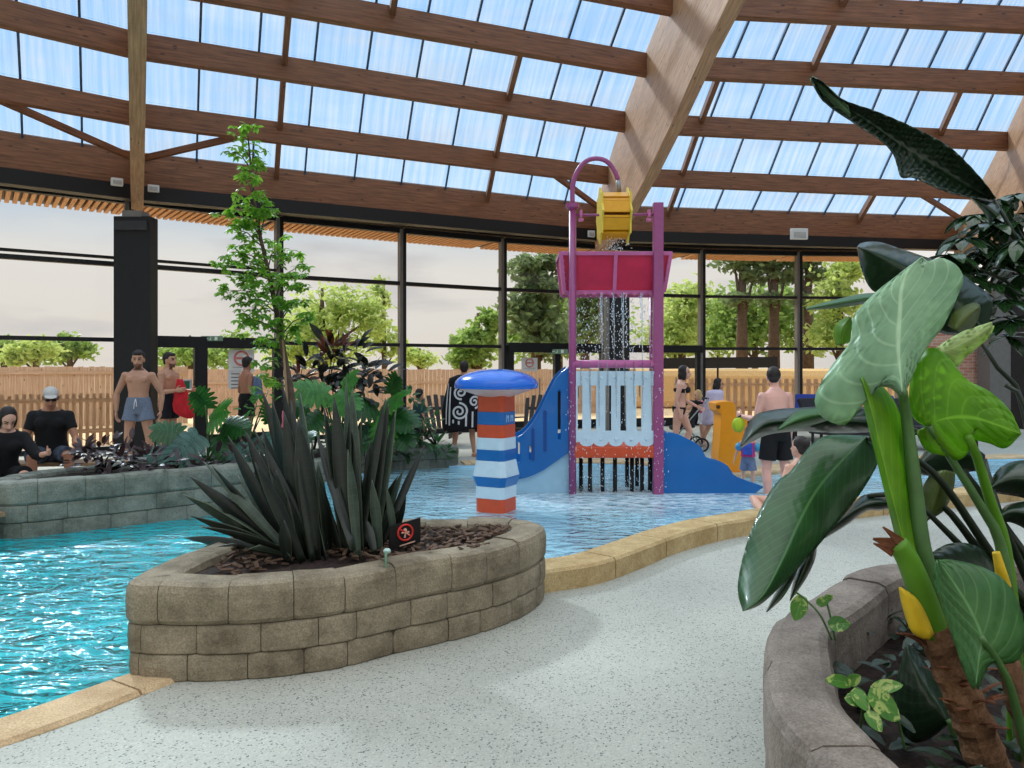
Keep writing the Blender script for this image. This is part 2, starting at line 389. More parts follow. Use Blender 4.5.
# closing boards between eaves beam and facade head
mb = MB()
ring = [R_LL[0], R_L[0], R_M[0], R_R[0]]
inner = resample([p.lerp(p, 0) for p in ring], 40); outer = resample([V((p.x, p.y, 4.85)) for p in FP], 40)
for i in range(39):
    q = [V((inner[i].x, inner[i].y, 5.28)), V((inner[i+1].x, inner[i+1].y, 5.28)), V((outer[i+1].x, outer[i+1].y, 5.1)), V((outer[i].x, outer[i].y, 5.1))]
    mb.add(q, [(0, 1, 2, 3)])
mb.build('eaves_board', M_BLK, root, thick=.05)

# glazed doors: left pair (behind the men) and middle pair (behind the mushroom)
def door(name, a, b, t0, t1, posts, hd):
    d = (b-a).normalized(); rz = Matrix.Rotation(math.atan2(d.y, d.x), 3, 'Z'); nn = V((d.y, -d.x, 0))*.1
    root = struct(empty(name, a.lerp(b, (t0+t1)/2)+nn))
    p0, p1 = a.lerp(b, t0)+nn, a.lerp(b, t1)+nn; c = (p0+p1)/2
    mb = MB(); mb.box((c.x, c.y, ZL-.02), ((p1-p0).length, .16, hd), rz); mb.build('door_head', M_BLK, root)
    for t, w in posts:
        p = a.lerp(b, t)+nn; mb = MB(); mb.box((p.x, p.y, ZL/2), (w, .14, ZL), rz); mb.build('door_stile', M_BLK, root)
    mb = MB(); mb.box((c.x, c.y, .12), ((p1-p0).length, .06, .2), rz); mb.build('kick_rail', M_BLK, root)
    for t in (.3, .7):
        p = p0.lerp(p1, t)+nn*.8; mb = MB(); mb.tube([p+V((0, 0, .8)), p+V((0, 0, 1.3))], .018, 8); mb.build('pull_handle', M_STEEL, root)
    return nn
nl = door('door_1', FP[3], FP[4], .02, .99, ((.06, .1), (.43, .24), (.97, .2)), .22)
nm = door('door_2', FP[6], FP[7], .03, .99, ((.05, .14), (.50, .16), (.97, .14)), .24)
nr = door('door_3', FP[7], FP[8], .05, .97, ((.08, .14), (.93, .1)), .2)

# ------------------------------------------------------------------ walls closing the hall out of view
def wallbox(name, a, b, h, m, t=.25):
    a, b = V(a), V(b); d = (b-a).normalized(); rz = Matrix.Rotation(math.atan2(d.y, d.x), 3, 'Z'); c = (a+b)/2
    mb = MB(); mb.box((c.x, c.y, h/2), ((b-a).length, t, h), rz); return struct(mb.build(name, m))
M_WALL = mat('pale_plaster', (205, 200, 190), .8, .05)
wallbox('wall_back', (-15, -7, 0), (17, -7, 0), 5.5, M_WALL)
wallbox('wall_left', (-15, -7, 0), (-14.2, 8.9, 0), 5.2, M_WALL)
wallbox('wall_right', (17, -7, 0), (17, 18.5, 0), 5.2, mat('dark_boarding', (46, 38, 34), .7, .2))
# dark boarded return and brick pier right of the glazing
wallbox('wall_far', (12.4, 19.6, 0), (17, 18.4, 0), 5.0, mat('dark_boarding', (46, 38, 34), .7, .2))
def brick():
    m = bpy.data.materials.new('brick'); m.use_nodes = True; t = m.node_tree; b = t.nodes['Principled BSDF']
    tc = N(t, 'ShaderNodeTexCoord'); mpp = N(t, 'ShaderNodeMapping'); mpp.inputs['Rotation'].default_value = (PI/2, 0, 0); t.links.new(tc.outputs['Object'], mpp.inputs[0])
    br = N(t, 'ShaderNodeTexBrick'); br.inputs['Scale'].default_value = 1; br.inputs['Brick Width'].default_value = .22; br.inputs['Row Height'].default_value = .075; br.inputs['Mortar Size'].default_value = .008
    br.inputs['Color1'].default_value = lin((190, 120, 96)); br.inputs['Color2'].default_value = lin((214, 158, 132)); br.inputs['Mortar'].default_value = lin((206, 190, 176))
    t.links.new(mpp.outputs[0], br.inputs['Vector']); t.links.new(br.outputs['Color'], b.inputs['Base Color']); b.inputs['Roughness'].default_value = .85; return m
mb = MB(); mb.box((11.05, 18.9, 1.25), (1.5, .4, 2.5)); o = struct(mb.build('wall_pier', brick()))
# ------------------------------------------------------------------ floor, pool, coping
WZ = -.03
def pebble():
    m = bpy.data.materials.new('pebble_resin'); m.use_nodes = True; t = m.node_tree; b = t.nodes['Principled BSDF']
    tc = N(t, 'ShaderNodeTexCoord')
    vo = N(t, 'ShaderNodeTexVoronoi'); vo.inputs['Scale'].default_value = 140; t.links.new(tc.outputs['Object'], vo.inputs['Vector'])
    r = N(t, 'ShaderNodeValToRGB'); t.links.new(vo.outputs['Color'], r.inputs[0])
    cr = r.color_ramp; cr.interpolation = 'LINEAR'; cr.elements[0].position = 0; cr.elements[0].color = lin((84, 92, 90)); cr.elements[1].position = 1; cr.elements[1].color = lin((192, 192, 180))
    for p, c in ((.14, (96, 104, 100)), (.2, (164, 165, 154)), (.7, (174, 175, 164))): e = cr.elements.new(p); e.color = lin(c)
    big = N(t, 'ShaderNodeTexNoise'); big.inputs['Scale'].default_value = .7; big.inputs['Detail'].default_value = 5; t.links.new(tc.outputs['Object'], big.inputs['Vector'])
    mr = N(t, 'ShaderNodeMapRange'); mr.inputs[1].default_value = .35; mr.inputs[2].default_value = .7; mr.inputs[3].default_value = .86; mr.inputs[4].default_value = 1.03; t.links.new(big.outputs['Fac'], mr.inputs[0])
    mx = N(t, 'ShaderNodeMix', data_type='RGBA', blend_type='MULTIPLY'); mx.inputs[0].default_value = 1; t.links.new(r.outputs[0], mx.inputs[6]); t.links.new(mr.outputs[0], mx.inputs[7])
    t.links.new(mx.outputs[2], b.inputs['Base Color']); b.inputs['Roughness'].default_value = .7
    bp = N(t, 'ShaderNodeBump'); bp.inputs['Strength'].default_value = .25; bp.inputs['Distance'].default_value = .004; t.links.new(vo.outputs['Distance'], bp.inputs['Height']); t.links.new(bp.outputs[0], b.inputs['Normal'])
    return m
near = [(-4.5, .2), (-3.2, 2.0), (-2.62, 2.95), (-2.26, 3.36), (-2.10, 3.60), (-1.9, 3.80), (-1.6, 4.4), (-1.2, 4.95), (-.4, 5.2), (.25, 5.45), (.62, 5.76), (1.46, 6.75), (2.2, 7.35), (3.6, 8.12), (5.04, 8.75), (6.2, 9.2), (9, 9.9)]
near = [(p.x, p.y) for p in smooth_path([V((x, y, 0)) for x, y in near], 70)]
far = [(9, 13.0), (5.5, 12.6), (4.2, 11.5), (3.2, 11.0), (2.4, 11.9), (1.4, 12.35), (.2, 12.3), (-1.0, 12.02), (-1.9, 11.9), (-2.6, 10.2), (-2.7, 9.0), (-3.3, 8.25), (-4.0, 7.7), (-4.55, 7.15), (-5.2, 6.75), (-7.5, 6.1), (-11, 5.2), (-11, .2)]
POOL = near+far
out = [(-15, -7), (17, -7), (17, 18.6), (12.2, 20.6)]+[(p.x, p.y) for p in reversed(FP)]
bm = bmesh.new(); es = []
for lp in (out, POOL):
    vv = [bm.verts.new((x, y, 0)) for x, y in lp]; es += [bm.edges.new((vv[i], vv[(i+1) % len(vv)])) for i in range(len(vv))]
bmesh.ops.triangle_fill(bm, use_beauty=True, edges=es)
for f in bm.faces:
    if f.normal.z < 0: f.normal_flip()
me = bpy.data.meshes.new('floor'); bm.to_mesh(me); bm.free(); me.materials.append(pebble())
fl = bpy.data.objects.new('floor', me); COL.objects.link(fl); struct(fl)

def basin():
    m = bpy.data.materials.new('pool_paint'); m.use_nodes = True; t = m.node_tree; b = t.nodes['Principled BSDF']
    tc = N(t, 'ShaderNodeTexCoord'); sp = N(t, 'ShaderNodeSeparateXYZ'); t.links.new(tc.outputs['Object'], sp.inputs[0])
    # the lagoon side is painted turquoise, the play beach pale blue; the seam runs behind the front planter
    ma = N(t, 'ShaderNodeMath', operation='MULTIPLY_ADD'); ma.inputs[1].default_value = .35; t.links.new(sp.outputs['Y'], ma.inputs[0]); t.links.new(sp.outputs['X'], ma.inputs[2])
    mr = N(t, 'ShaderNodeMapRange'); mr.inputs[1].default_value = .15; mr.inputs[2].default_value = 1.5; t.links.new(ma.outputs[0], mr.inputs[0])
    mx = N(t, 'ShaderNodeMix', data_type='RGBA'); mx.inputs[6].default_value = lin((0, 190, 206)); mx.inputs[7].default_value = lin((168, 216, 238)); t.links.new(mr.outputs[0], mx.inputs[0])
    t.links.new(mx.outputs[2], b.inputs['Base Color']); b.inputs['Roughness'].default_value = .6; return m
def depth(x, y):
    k = min(1, max(0, (x+.35*y-.15)/1.6)); return -.95+(.95-.3)*k
mb = MB(); nx, ny = 60, 40; vs = []; fs = []
for j in range(ny+1):
    for i in range(nx+1):
        x = -11.3+20.6*i/nx; y = 0+13.4*j/ny; vs.append((x, y, depth(x, y)))
for j in range(ny):
    for i in range(nx): fs.append((j*(nx+1)+i, j*(nx+1)+i+1, (j+1)*(nx+1)+i+1, (j+1)*(nx+1)+i))
mb.add(vs, fs)
M_BASIN = basin(); o = struct(mb.build('pool_basin', M_BASIN, smooth=True))
mb = MB(); pl = [V((x, y, 0)) for x, y in POOL]
for i in range(len(pl)):
    a, b = pl[i], pl[(i+1) % len(pl)]; mb.add([(a.x, a.y, -1.0), (b.x, b.y, -1.0), (b.x, b.y, -.001), (a.x, a.y, -.001)], [(0, 1, 2, 3)])
mb.build('pool_wall', M_BASIN, o)

def water():
    m = bpy.data.materials.new('water'); m.use_nodes = True; t = m.node_tree; t.nodes.clear()
    tc = N(t, 'ShaderNodeTexCoord')
    mp = N(t, 'ShaderNodeMapping'); mp.inputs['Scale'].default_value = (1.0, 2.1, 1); mp.inputs['Rotation'].default_value = (0, 0, .35); t.links.new(tc.outputs['Object'], mp.inputs[0])
    n1 = N(t, 'ShaderNodeTexNoise'); n1.inputs['Scale'].default_value = 3.4; n1.inputs['Detail'].default_value = 4; n1.inputs['Roughness'].default_value = .5; n1.inputs['Distortion'].default_value = .8; t.links.new(mp.outputs[0], n1.inputs['Vector'])
    bp = N(t, 'ShaderNodeBump'); bp.inputs['Strength'].default_value = 1.0; bp.inputs['Distance'].default_value = .14; 
    # wind and swimmers ruffle the surface in patches
    n4 = N(t, 'ShaderNodeTexNoise'); n4.inputs['Scale'].default_value = .55; n4.inputs['Detail'].default_value = 2; t.links.new(tc.outputs['Object'], n4.inputs['Vector'])
    pm = N(t, 'ShaderNodeMapRange'); pm.inputs[1].default_value = .36; pm.inputs[2].default_value = .62; pm.inputs[3].default_value = .25; pm.inputs[4].default_value = 1.0; t.links.new(n4.outputs['Fac'], pm.inputs[0]); t.links.new(pm.outputs[0], bp.inputs['Strength'])
    t.links.new(n1.outputs['Fac'], bp.inputs['Height'])
    tr = N(t, 'ShaderNodeBsdfTransparent'); tr.inputs[0].default_value = (.74, .93, .97, 1)
    gl = N(t, 'ShaderNodeBsdfGlossy'); gl.inputs['Roughness'].default_value = .07; t.links.new(bp.outputs[0], gl.inputs['Normal'])
    fr = N(t, 'ShaderNodeFresnel'); fr.inputs[0].default_value = 1.42; t.links.new(bp.outputs[0], fr.inputs['Normal'])
    fk = N(t, 'ShaderNodeMath', operation='MULTIPLY'); fk.use_clamp = True; fk.inputs[1].default_value = 1.5; t.links.new(fr.outputs[0], fk.inputs[0]); ms = N(t, 'ShaderNodeMixShader'); t.links.new(fk.outputs[0], ms.inputs[0]); 
    # the churned water body: half clear, half cloudy turquoise (lagoon) to pale blue (play beach)
    sx = N(t, 'ShaderNodeSeparateXYZ'); t.links.new(tc.outputs['Object'], sx.inputs[0])
    ma_ = N(t, 'ShaderNodeMath', operation='MULTIPLY_ADD'); ma_.inputs[1].default_value = .35; t.links.new(sx.outputs['Y'], ma_.inputs[0]); t.links.new(sx.outputs['X'], ma_.inputs[2])
    mr_ = N(t, 'ShaderNodeMapRange'); mr_.inputs[1].default_value = .15; mr_.inputs[2].default_value = 1.8; t.links.new(ma_.outputs[0], mr_.inputs[0])
    mc_ = N(t, 'ShaderNodeMix', data_type='RGBA'); mc_.inputs[6].default_value = lin((0, 190, 200)); mc_.inputs[7].default_value = lin((172, 222, 238)); t.links.new(mr_.outputs[0], mc_.inputs[0])
    cd_ = N(t, 'ShaderNodeBsdfDiffuse'); t.links.new(mc_.outputs[2], cd_.inputs[0])
    mw_ = N(t, 'ShaderNodeMixShader'); mw_.inputs[0].default_value = .72; t.links.new(tr.outputs[0], mw_.inputs[1]); t.links.new(cd_.outputs[0], mw_.inputs[2])
    t.links.new(mw_.outputs[0], ms.inputs[1]); t.links.new(gl.outputs[0], ms.inputs[2])
    # foam where the tower's water lands
    sp = N(t, 'ShaderNodeVectorMath', operation='SUBTRACT'); sp.inputs[1].default_value = (1.35, 9.2, WZ); t.links.new(tc.outputs['Object'], sp.inputs[0])
    sc_ = N(t, 'ShaderNodeVectorMath', operation='MULTIPLY'); sc_.inputs[1].default_value = (.48, 1.1, 1); t.links.new(sp.outputs[0], sc_.inputs[0])
    ln = N(t, 'ShaderNodeVectorMath', operation='LENGTH'); t.links.new(sc_.outputs[0], ln.inputs[0])
    fa = N(t, 'ShaderNodeMapRange'); fa.inputs[1].default_value = .45; fa.inputs[2].default_value = 1.3; fa.inputs[3].default_value = .8; fa.inputs[4].default_value = .0; t.links.new(ln.outputs['Value'], fa.inputs[0])
    n2 = N(t, 'ShaderNodeTexNoise'); n2.inputs['Scale'].default_value = 7; n2.inputs['Detail'].default_value = 8; n2.inputs['Roughness'].default_value = .7; t.links.new(mp.outputs[0], n2.inputs['Vector'])
    f2 = N(t, 'ShaderNodeMapRange'); f2.inputs[1].default_value = .40; f2.inputs[2].default_value = .62; t.links.new(n2.outputs['Fac'], f2.inputs[0])
    mm = N(t, 'ShaderNodeMath', operation='MULTIPLY'); t.links.new(fa.outputs[0], mm.inputs[0]); t.links.new(f2.outputs[0], mm.inputs[1])
    di = N(t, 'ShaderNodeBsdfDiffuse'); di.inputs[0].default_value = (.75, .86, .92, 1)
    m2 = N(t, 'ShaderNodeMixShader'); t.links.new(mm.outputs[0], m2.inputs[0]); t.links.new(ms.outputs[0], m2.inputs[1]); t.links.new(di.outputs[0], m2.inputs[2])
    o = N(t, 'ShaderNodeOutputMaterial'); t.links.new(m2.outputs[0], o.inputs[0]); return m
M_WATER = water()
bm = bmesh.new(); vv = [bm.verts.new((x, y, WZ)) for x, y in POOL]; es = [bm.edges.new((vv[i], vv[(i+1) % len(vv)])) for i in range(len(vv))]
bmesh.ops.triangle_fill(bm, use_beauty=True, edges=es)
for f in bm.faces:
    if f.normal.z < 0: f.normal_flip()
me = bpy.data.meshes.new('pool_water'); bm.to_mesh(me); bm.free(); me.materials.append(M_WATER)
wo_ = bpy.data.objects.new('pool_water', me); COL.objects.link(wo_); tag(wo_, kind='structure')

# ------------------------------------------------------------------ block-built planters
def stone(name, c1, c2, moss=(0, 0, 0), ms=0.0):
    m = bpy.data.materials.new(name); m.use_nodes = True; t = m.node_tree; b = t.nodes['Principled BSDF']
    tc = N(t, 'ShaderNodeTexCoord')
    n1 = N(t, 'ShaderNodeTexNoise'); n1.inputs['Scale'].default_value = 3.2; n1.inputs['Detail'].default_value = 8; n1.inputs['Roughness'].default_value = .7; t.links.new(tc.outputs['Object'], n1.inputs['Vector'])
    r = N(t, 'ShaderNodeValToRGB'); r.color_ramp.elements[0].position = .33; r.color_ramp.elements[1].position = .68
    r.color_ramp.elements[0].color = lin(c1); r.color_ramp.elements[1].color = lin(c2); t.links.new(n1.outputs['Fac'], r.inputs[0])
    n3 = N(t, 'ShaderNodeTexNoise'); n3.inputs['Scale'].default_value = 120; n3.inputs['Detail'].default_value = 2; t.links.new(tc.outputs['Object'], n3.inputs['Vector'])
    mr = N(t, 'ShaderNodeMapRange'); mr.inputs[1].default_value = .3; mr.inputs[2].default_value = .7; mr.inputs[3].default_value = .72; mr.inputs[4].default_value = 1.2; t.links.new(n3.outputs['Fac'], mr.inputs[0])
    mx = N(t, 'ShaderNodeMix', data_type='RGBA', blend_type='MULTIPLY'); mx.inputs[0].default_value = 1; t.links.new(r.outputs[0], mx.inputs[6]); t.links.new(mr.outputs[0], mx.inputs[7])
    t.links.new(mx.outputs[2], b.inputs['Base Color']); b.inputs['Roughness'].default_value = .85; b.inputs['Specular IOR Level'].default_value = .2
    n2 = N(t, 'ShaderNodeTexNoise'); n2.inputs['Scale'].default_value = 38; n2.inputs['Detail'].default_value = 6; t.links.new(tc.outputs['Object'], n2.inputs['Vector'])
    bp = N(t, 'ShaderNodeBump'); bp.inputs['Strength'].default_value = .6; bp.inputs['Distance'].default_value = .012; t.links.new(n2.outputs['Fac'], bp.inputs['Height']); t.links.new(bp.outputs[0], b.inputs['Normal'])
    return m
M_ST1 = stone('stone_buff', (98, 88, 72), (158, 146, 124))
M_ST2 = stone('stone_mossy', (92, 96, 86), (150, 152, 140))
M_ST3 = stone('stone_taupe', (104, 95, 87), (150, 139, 129))
M_MORT = mat('mortar', (70, 62, 50), .95, .2)
M_SOIL = mat('bark_soil', (44, 32, 26), .95, .5, 30, bump=.8, bscale=30)
def closed_path(pts, n):
    q = [V((x, y, 0)) for x, y in pts]; q = q[-3:]+q+q[:3]
    s_ = smooth_path(q, 400)
    # keep the one full turn
    a = min(range(0, 200), key=lambda i: (s_[i]-q[3]).length); b = min(range(200, 400), key=lambda i: (s_[i]-q[3]).length)
    return resample(s_[a:b]+[s_[a]], n+1)[:-1]
def planter(name, label, pts, courses, tw, m, soil_z, bl=.33, z0=0.0, seed=1, group=None):
    """closed ring wall of rounded blocks: courses = block heights from below; tw wall width; pts outer contour counter-clockwise"""
    rnd = random.Random(seed); n = 240; pth = closed_path(pts, n)
    area = sum(pth[i].x*pth[(i+1) % n].y-pth[(i+1) % n].x*pth[i].y for i in range(n))
    sg = 1 if area > 0 else -1
    L = [0]
    for i in range(n): L.append(L[-1]+(pth[(i+1) % n]-pth[i]).length)
    tot = L[-1]
    def at(s):
        s %= tot; k = 0; lo, hi = 0, n
        while hi-lo > 1:
            mid = (lo+hi)//2
            if L[mid] <= s: lo = mid
            else: hi = mid
        f = (s-L[lo])/max(1e-9, L[lo+1]-L[lo]); p = pth[lo].lerp(pth[(lo+1) % n], f)
        d = (pth[(lo+2) % n]-pth[(lo-1) % n]).normalized(); inn = V((-d.y, d.x, 0))*sg
        return p, inn
    root = empty(name, (sum(p.x for p in pth)/n, sum(p.y for p in pth)/n, z0)); thing(root, label, 'planter', group)
    z = z0; wall = MB()
    for ci, h in enumerate(courses):
        top = ci == len(courses)-1; nb = max(8, round(tot/(bl*(1.0 if top else .92)))); o = rnd.random()*bl
        cuts = [o+tot*(i+(rnd.random()-.5)*.3)/nb for i in range(nb)]; cuts.append(cuts[0]+tot)
        ins = .006*(len(courses)-1-ci)                              # courses step in slightly below the cap
        for i in range(nb):
            s0, s1 = cuts[i]+.002, cuts[i+1]-.002; rings = []
            jz = (rnd.random()-.5)*.012; jo = rnd.random()*.007
            for q in range(9):
                t = q/8; s = s0+(s1-s0)*t; e = min(1, min(t, 1-t)*9); e = math.sqrt(max(0, 1-(1-e)**2)); e = .35+.65*e
                p, inn = at(s); sh = (1-e)*.016; wv = mnoise.noise(V((s*4, ci*3.1, seed)))*.008
                x0 = ins+jo+sh+wv; x1 = tw-(0 if top else .03)-sh*.5; zb = z+.002; zt = z+h-.002+(jz+mnoise.noise(V((s*2.3, 7.7, seed)))*.012 if top else 0); r_ = .014 if not top else .045
                prof = [(x0+r_*.35, zb), (x1, zb), (x1, zt-r_), (x1-r_*.3, zt-r_*.3), (x1-r_, zt), (x0+r_, zt), (x0+r_*.3, zt-r_*.3), (x0, zt-r_), (x0-.004, (zb+zt)/2), (x0, zb+r_*.5)]
                rings.append([V((p.x, p.y, 0))+inn*a+V((0, 0, b)) for a, b in prof])
            wall.loft(rings)
        z += h
    wall.build('stone_block_wall', m, root, smooth=False)
    core = MB(); rings = []
    for i in range(n+1):
        p, inn = at(tot*i/n); rings.append([V((p.x, p.y, 0))+inn*a+V((0, 0, b)) for a, b in ((.03, z0-.25), (tw-.05, z0-.25), (tw-.05, z-.03), (.03, z-.03))])
    core.loft(rings, cap=False); core.build('mortar_core', M_MORT, root)
    soil = MB(); vs = [V((sum(p.x for p in pth)/n, sum(p.y for p in pth)/n, soil_z+.03))]; fs = []
    for k in range(1, 7):
        for i in range(n//3):
            p, inn = at(tot*i/(n//3)); q = p+inn*(tw-.04); c = vs[0]
            w = V((c.x+(q.x-c.x)*k/6, c.y+(q.y-c.y)*k/6, soil_z)); w.z += mnoise.noise(w*5)*.025; vs.append(w)
    m_ = n//3
    for i in range(m_): fs.append((0, 1+i, 1+(i+1) % m_))
    for k in range(5):
        for i in range(m_): a = 1+k*m_; fs.append((a+i, a+m_+i, a+m_+(i+1) % m_, a+(i+1) % m_))
    soil.add(vs, fs); so = soil.build('soil', M_SOIL, root, smooth=True)
    return root, at, tot
CHIP = mat('bark_chip', (86, 66, 52), .9, .35, 20)
def chips(root, cx, cy, rx, ry, z, n, seed):
    rnd = random.Random(seed); mb = MB()
    for _ in range(n):
        a = rnd.random()*2*PI; r = math.sqrt(rnd.random()); c = V((cx+math.cos(a)*r*rx, cy+math.sin(a)*r*ry, z+rnd.random()*.03))
        R = Matrix.Rotation(rnd.random()*PI, 3, 'Z') @ Matrix.Rotation((rnd.random()-.5)*.9, 3, 'X') @ Matrix.Rotation((rnd.random()-.5)*.7, 3, 'Y')
        mb.box(c, (.03+rnd.random()*.06, .012+rnd.random()*.02, .008), R)
    o = mb.build('bark_chips', CHIP, root); o['kind'] = 'stuff'

front_pts = [(-1.93, 3.80), (-1.70, 3.735), (-1.43, 3.74), (-1.147, 3.79), (-.883, 3.9), (-.602, 4.11), (-.328, 4.3), (-.089, 4.505), (.10, 4.75), (.22, 5.05), (.2, 5.28), (0.02, 5.42), (-.6, 5.42), (-1.25, 5.30), (-1.7, 5.08), (-1.86, 4.6), (-1.95, 4.15)]
FRONT, fat, ftot = planter('stone_planter', 'low curved buff stone planter with spiky plants in the foreground', front_pts, (.135, .145, .205), .24, M_ST1, .44, .30, seed=3)
chips(FRONT, -.85, 4.75, .75, .45, .455, 420, 4); chips(FRONT, -1.45, 4.4, .22, .45, .455, 90, 5); chips(FRONT, -.25, 4.95, .25, .3, .455, 70, 6)
left_pts = [(-4.62, 7.02), (-4.2, 7.3), (-3.82, 7.6), (-3.3, 8.06), (-2.85, 8.6), (-2.68, 9.2), (-2.95, 9.6), (-3.5, 9.45), (-4.2, 8.8), (-4.75, 8.15), (-5.02, 7.65), (-4.95, 7.15)]
LEFT, lat, ltot = planter('stone_planter', 'grey green stone planter across the turquoise water at left', left_pts, (.3, .17, .16, .22), .24, M_ST2, .44, .42, z0=WZ-.33, seed=8)
rear_pts = [(-2.62, 10.0), (-2.45, 10.7), (-2.1, 11.4), (-1.8, 11.7), (-1.35, 11.9), (-.98, 12.02), (-.86, 12.3), (-1.1, 12.6), (-1.9, 12.75), (-2.7, 12.3), (-3.2, 11.3), (-3.2, 10.3), (-2.9, 9.95)]
REAR, rat, rtot = planter('stone_planter', 'low far stone planter beneath dark leafy shrubs, left of the towel wearer', rear_pts, (.3, .16, .2), .24, M_ST2, .27, .45, z0=WZ-.32, seed=9)
right_pts = [(.80, 2.3), (.93, 2.8), (1.10, 3.2), (1.43, 3.58), (1.85, 4.02), (2.3, 4.22), (2.95, 4.3), (3.7, 4.1), (4.1, 3.3), (4.0, 2.2), (3.3, 1.2), (2.2, .75), (1.3, .85), (.88, 1.5)]
RIGHT, xat, xtot = planter('stone_planter', 'taupe stone planter at lower right holding the big leaved plants', right_pts, (.24, .26), .24, M_ST3, .24, .62, seed=12)

# coping along the near left bank and raised curb on the right bank
M_COP = stone('coping_sand', (176, 148, 112), (214, 188, 150)); M_CURB = stone('curb_sand', (160, 132, 88), (206, 182, 136))
def strip(name, label, pts, w, z0, z1, m, cat, joints=.6, inward=1):
    pts = smooth_path([V((x, y, 0)) for x, y in pts], 90); mb = MB(); L = 0; seg = []; rings = []
    def flush():
        if len(rings) > 1: mb.loft(list(rings))
    last = 0
    for i, p in enumerate(pts):
        d = (pts[min(i+1, 89)]-pts[max(i-1, 0)]).normalized(); nn = V((-d.y, d.x, 0))*inward
        if i: L += (p-pts[i-1]).length
        r_ = .02; zt = z1+mnoise.noise(p*2)*.006
        ring = [p+V((0, 0, z0)), p+nn*w+V((0, 0, z0)), p+nn*w+V((0, 0, zt-r_)), p+nn*(w-r_)+V((0, 0, zt)), p+nn*r_+V((0, 0, zt)), p+V((0, 0, zt-r_))]
        rings.append(ring)
        if L-last > joints:
            flush(); last = L; rings = [[q+d*.012+V((0, 0, 0)) for q in ring]]
    flush(); return thing(mb.build(name, m), label, cat)
strip('pool_coping', 'flat sand coloured coping edging the turquoise water at lower left', [(-4.0, .5), (-3.0, 1.9), (-2.42, 2.75), (-2.09, 3.10), (-1.91, 3.33), (-1.77, 3.56), (-1.66, 3.74)], .27, -.12, .022, M_COP, 'coping', .75)
strip('pool_curb', 'raised sandy stone curb along the pale blue pool', [(.12, 5.12), (.234, 5.235), (.62, 5.45), (1.02, 5.9), (1.46, 6.44), (2.2, 7.05), (3.6, 7.85), (5.04, 8.47), (6.2, 8.95), (9, 9.7)], .31, -.12, .155, M_CURB, 'curb', .8)
# pale paved landing strip beyond the water (towel wearer stands on it)
strip('pool_coping', 'beige coping on the far bank by the towel wearer', [(9, 13.0), (5.5, 12.6), (4.2, 11.5), (3.2, 11.0), (2.4, 11.9), (1.4, 12.35), (.2, 12.3), (-.75, 12.1)], .45, -.12, .03, M_COP, 'coping', .9, inward=-1)

# ------------------------------------------------------------------ outdoors
mb = MB(); mb.prism([V((q.x, q.y, -.08)) for q in FP]+[V((17.2, 18.8, -.08)), V((120, 10, -.08)), V((120, 140, -.08)), V((-120, 140, -.08)), V((-120, -5, -.08)), V((-15, 8, -.08))], (0, 0, -.3)); o = struct(mb.build('ground', mat('pale_gravel', (226, 196, 152), .9, .12, 3)))
def fence(name, label, a, b, h, bw, gap, th, rails, jag=0.0, cat='fence', m=None, up=0):
    a, b = V(a), V(b); d = (b-a).normalized(); rz = Matrix.Rotation(math.atan2(d.y, d.x), 3, 'Z'); L = (b-a).length; n = int(L/(bw+gap))
    root = empty(name, (a+b)/2); thing(root, label, cat); mb = MB()
    for i in range(n):
        p = a.lerp(b, (i+.5)/n); hh = h-random.random()*jag
        q = p+V((0, 0, up)); mb.beam(q, q+V((0, 0, hh)), bw, th, up=V((-d.y, d.x, 0)))
    mb.build('boards', m or M_PINE, root)
    for z in rails:
        r = MB(); r.beam(a+V((d.y*.03, -d.x*.03, z)), b+V((d.y*.03, -d.x*.03, z)), .03, .09); r.build('rail', m or M_PINE, root)
    return root
fence('picket_fence', 'short picket fence with gaps outside the left glazing', (-15.2, 12.2, -.08), (-8.2, 16.6, -.08), 1.1, .07, .055, .025, (.95, .3), .03)
fence('board_fence', 'tall close boarded fence behind the picket fence at left', (-24, 15.5, -.08), (-9.6, 22.5, -.08), 1.68, .13, .004, .022, (1.5,), .03)
fence('board_fence', 'long close boarded fence outside the middle panes', (-12, 26, -.08), (4.5, 27.6, -.08), 1.6, .14, .006, .022, (.35, 1.12), .03)
fence('slatted_fence', 'pale spaced board fence outside the right panes', (5.2, 24.5, -.08), (14.5, 24.2, -.08), 1.3, .14, .09, .022, (.3, 1.1), .02)
mb = MB(); mb.box((11, 33, .72), (16, 5, 1.6)); thing(mb.build('sand_bank', mat('sand', (222, 186, 132), .95, .1), bevel=.3), 'pale sandy bank outside behind the spaced fence', 'bank')
mb = MB(); mb.beam((5.5, 29.5, 1.72), (10.3, 29.5, 1.78), .05, .42); o = mb.build('windbreak_screen', M_BLK); thing(o, 'dark windbreak screen strip outside above the sandy bank', 'screen')
for x in (5.6, 8, 10.2):
    p = MB(); p.tube([(x, 29.55, -.08), (x, 29.55, 2.05)], .04, 6); p.build('post', M_BLK, o)
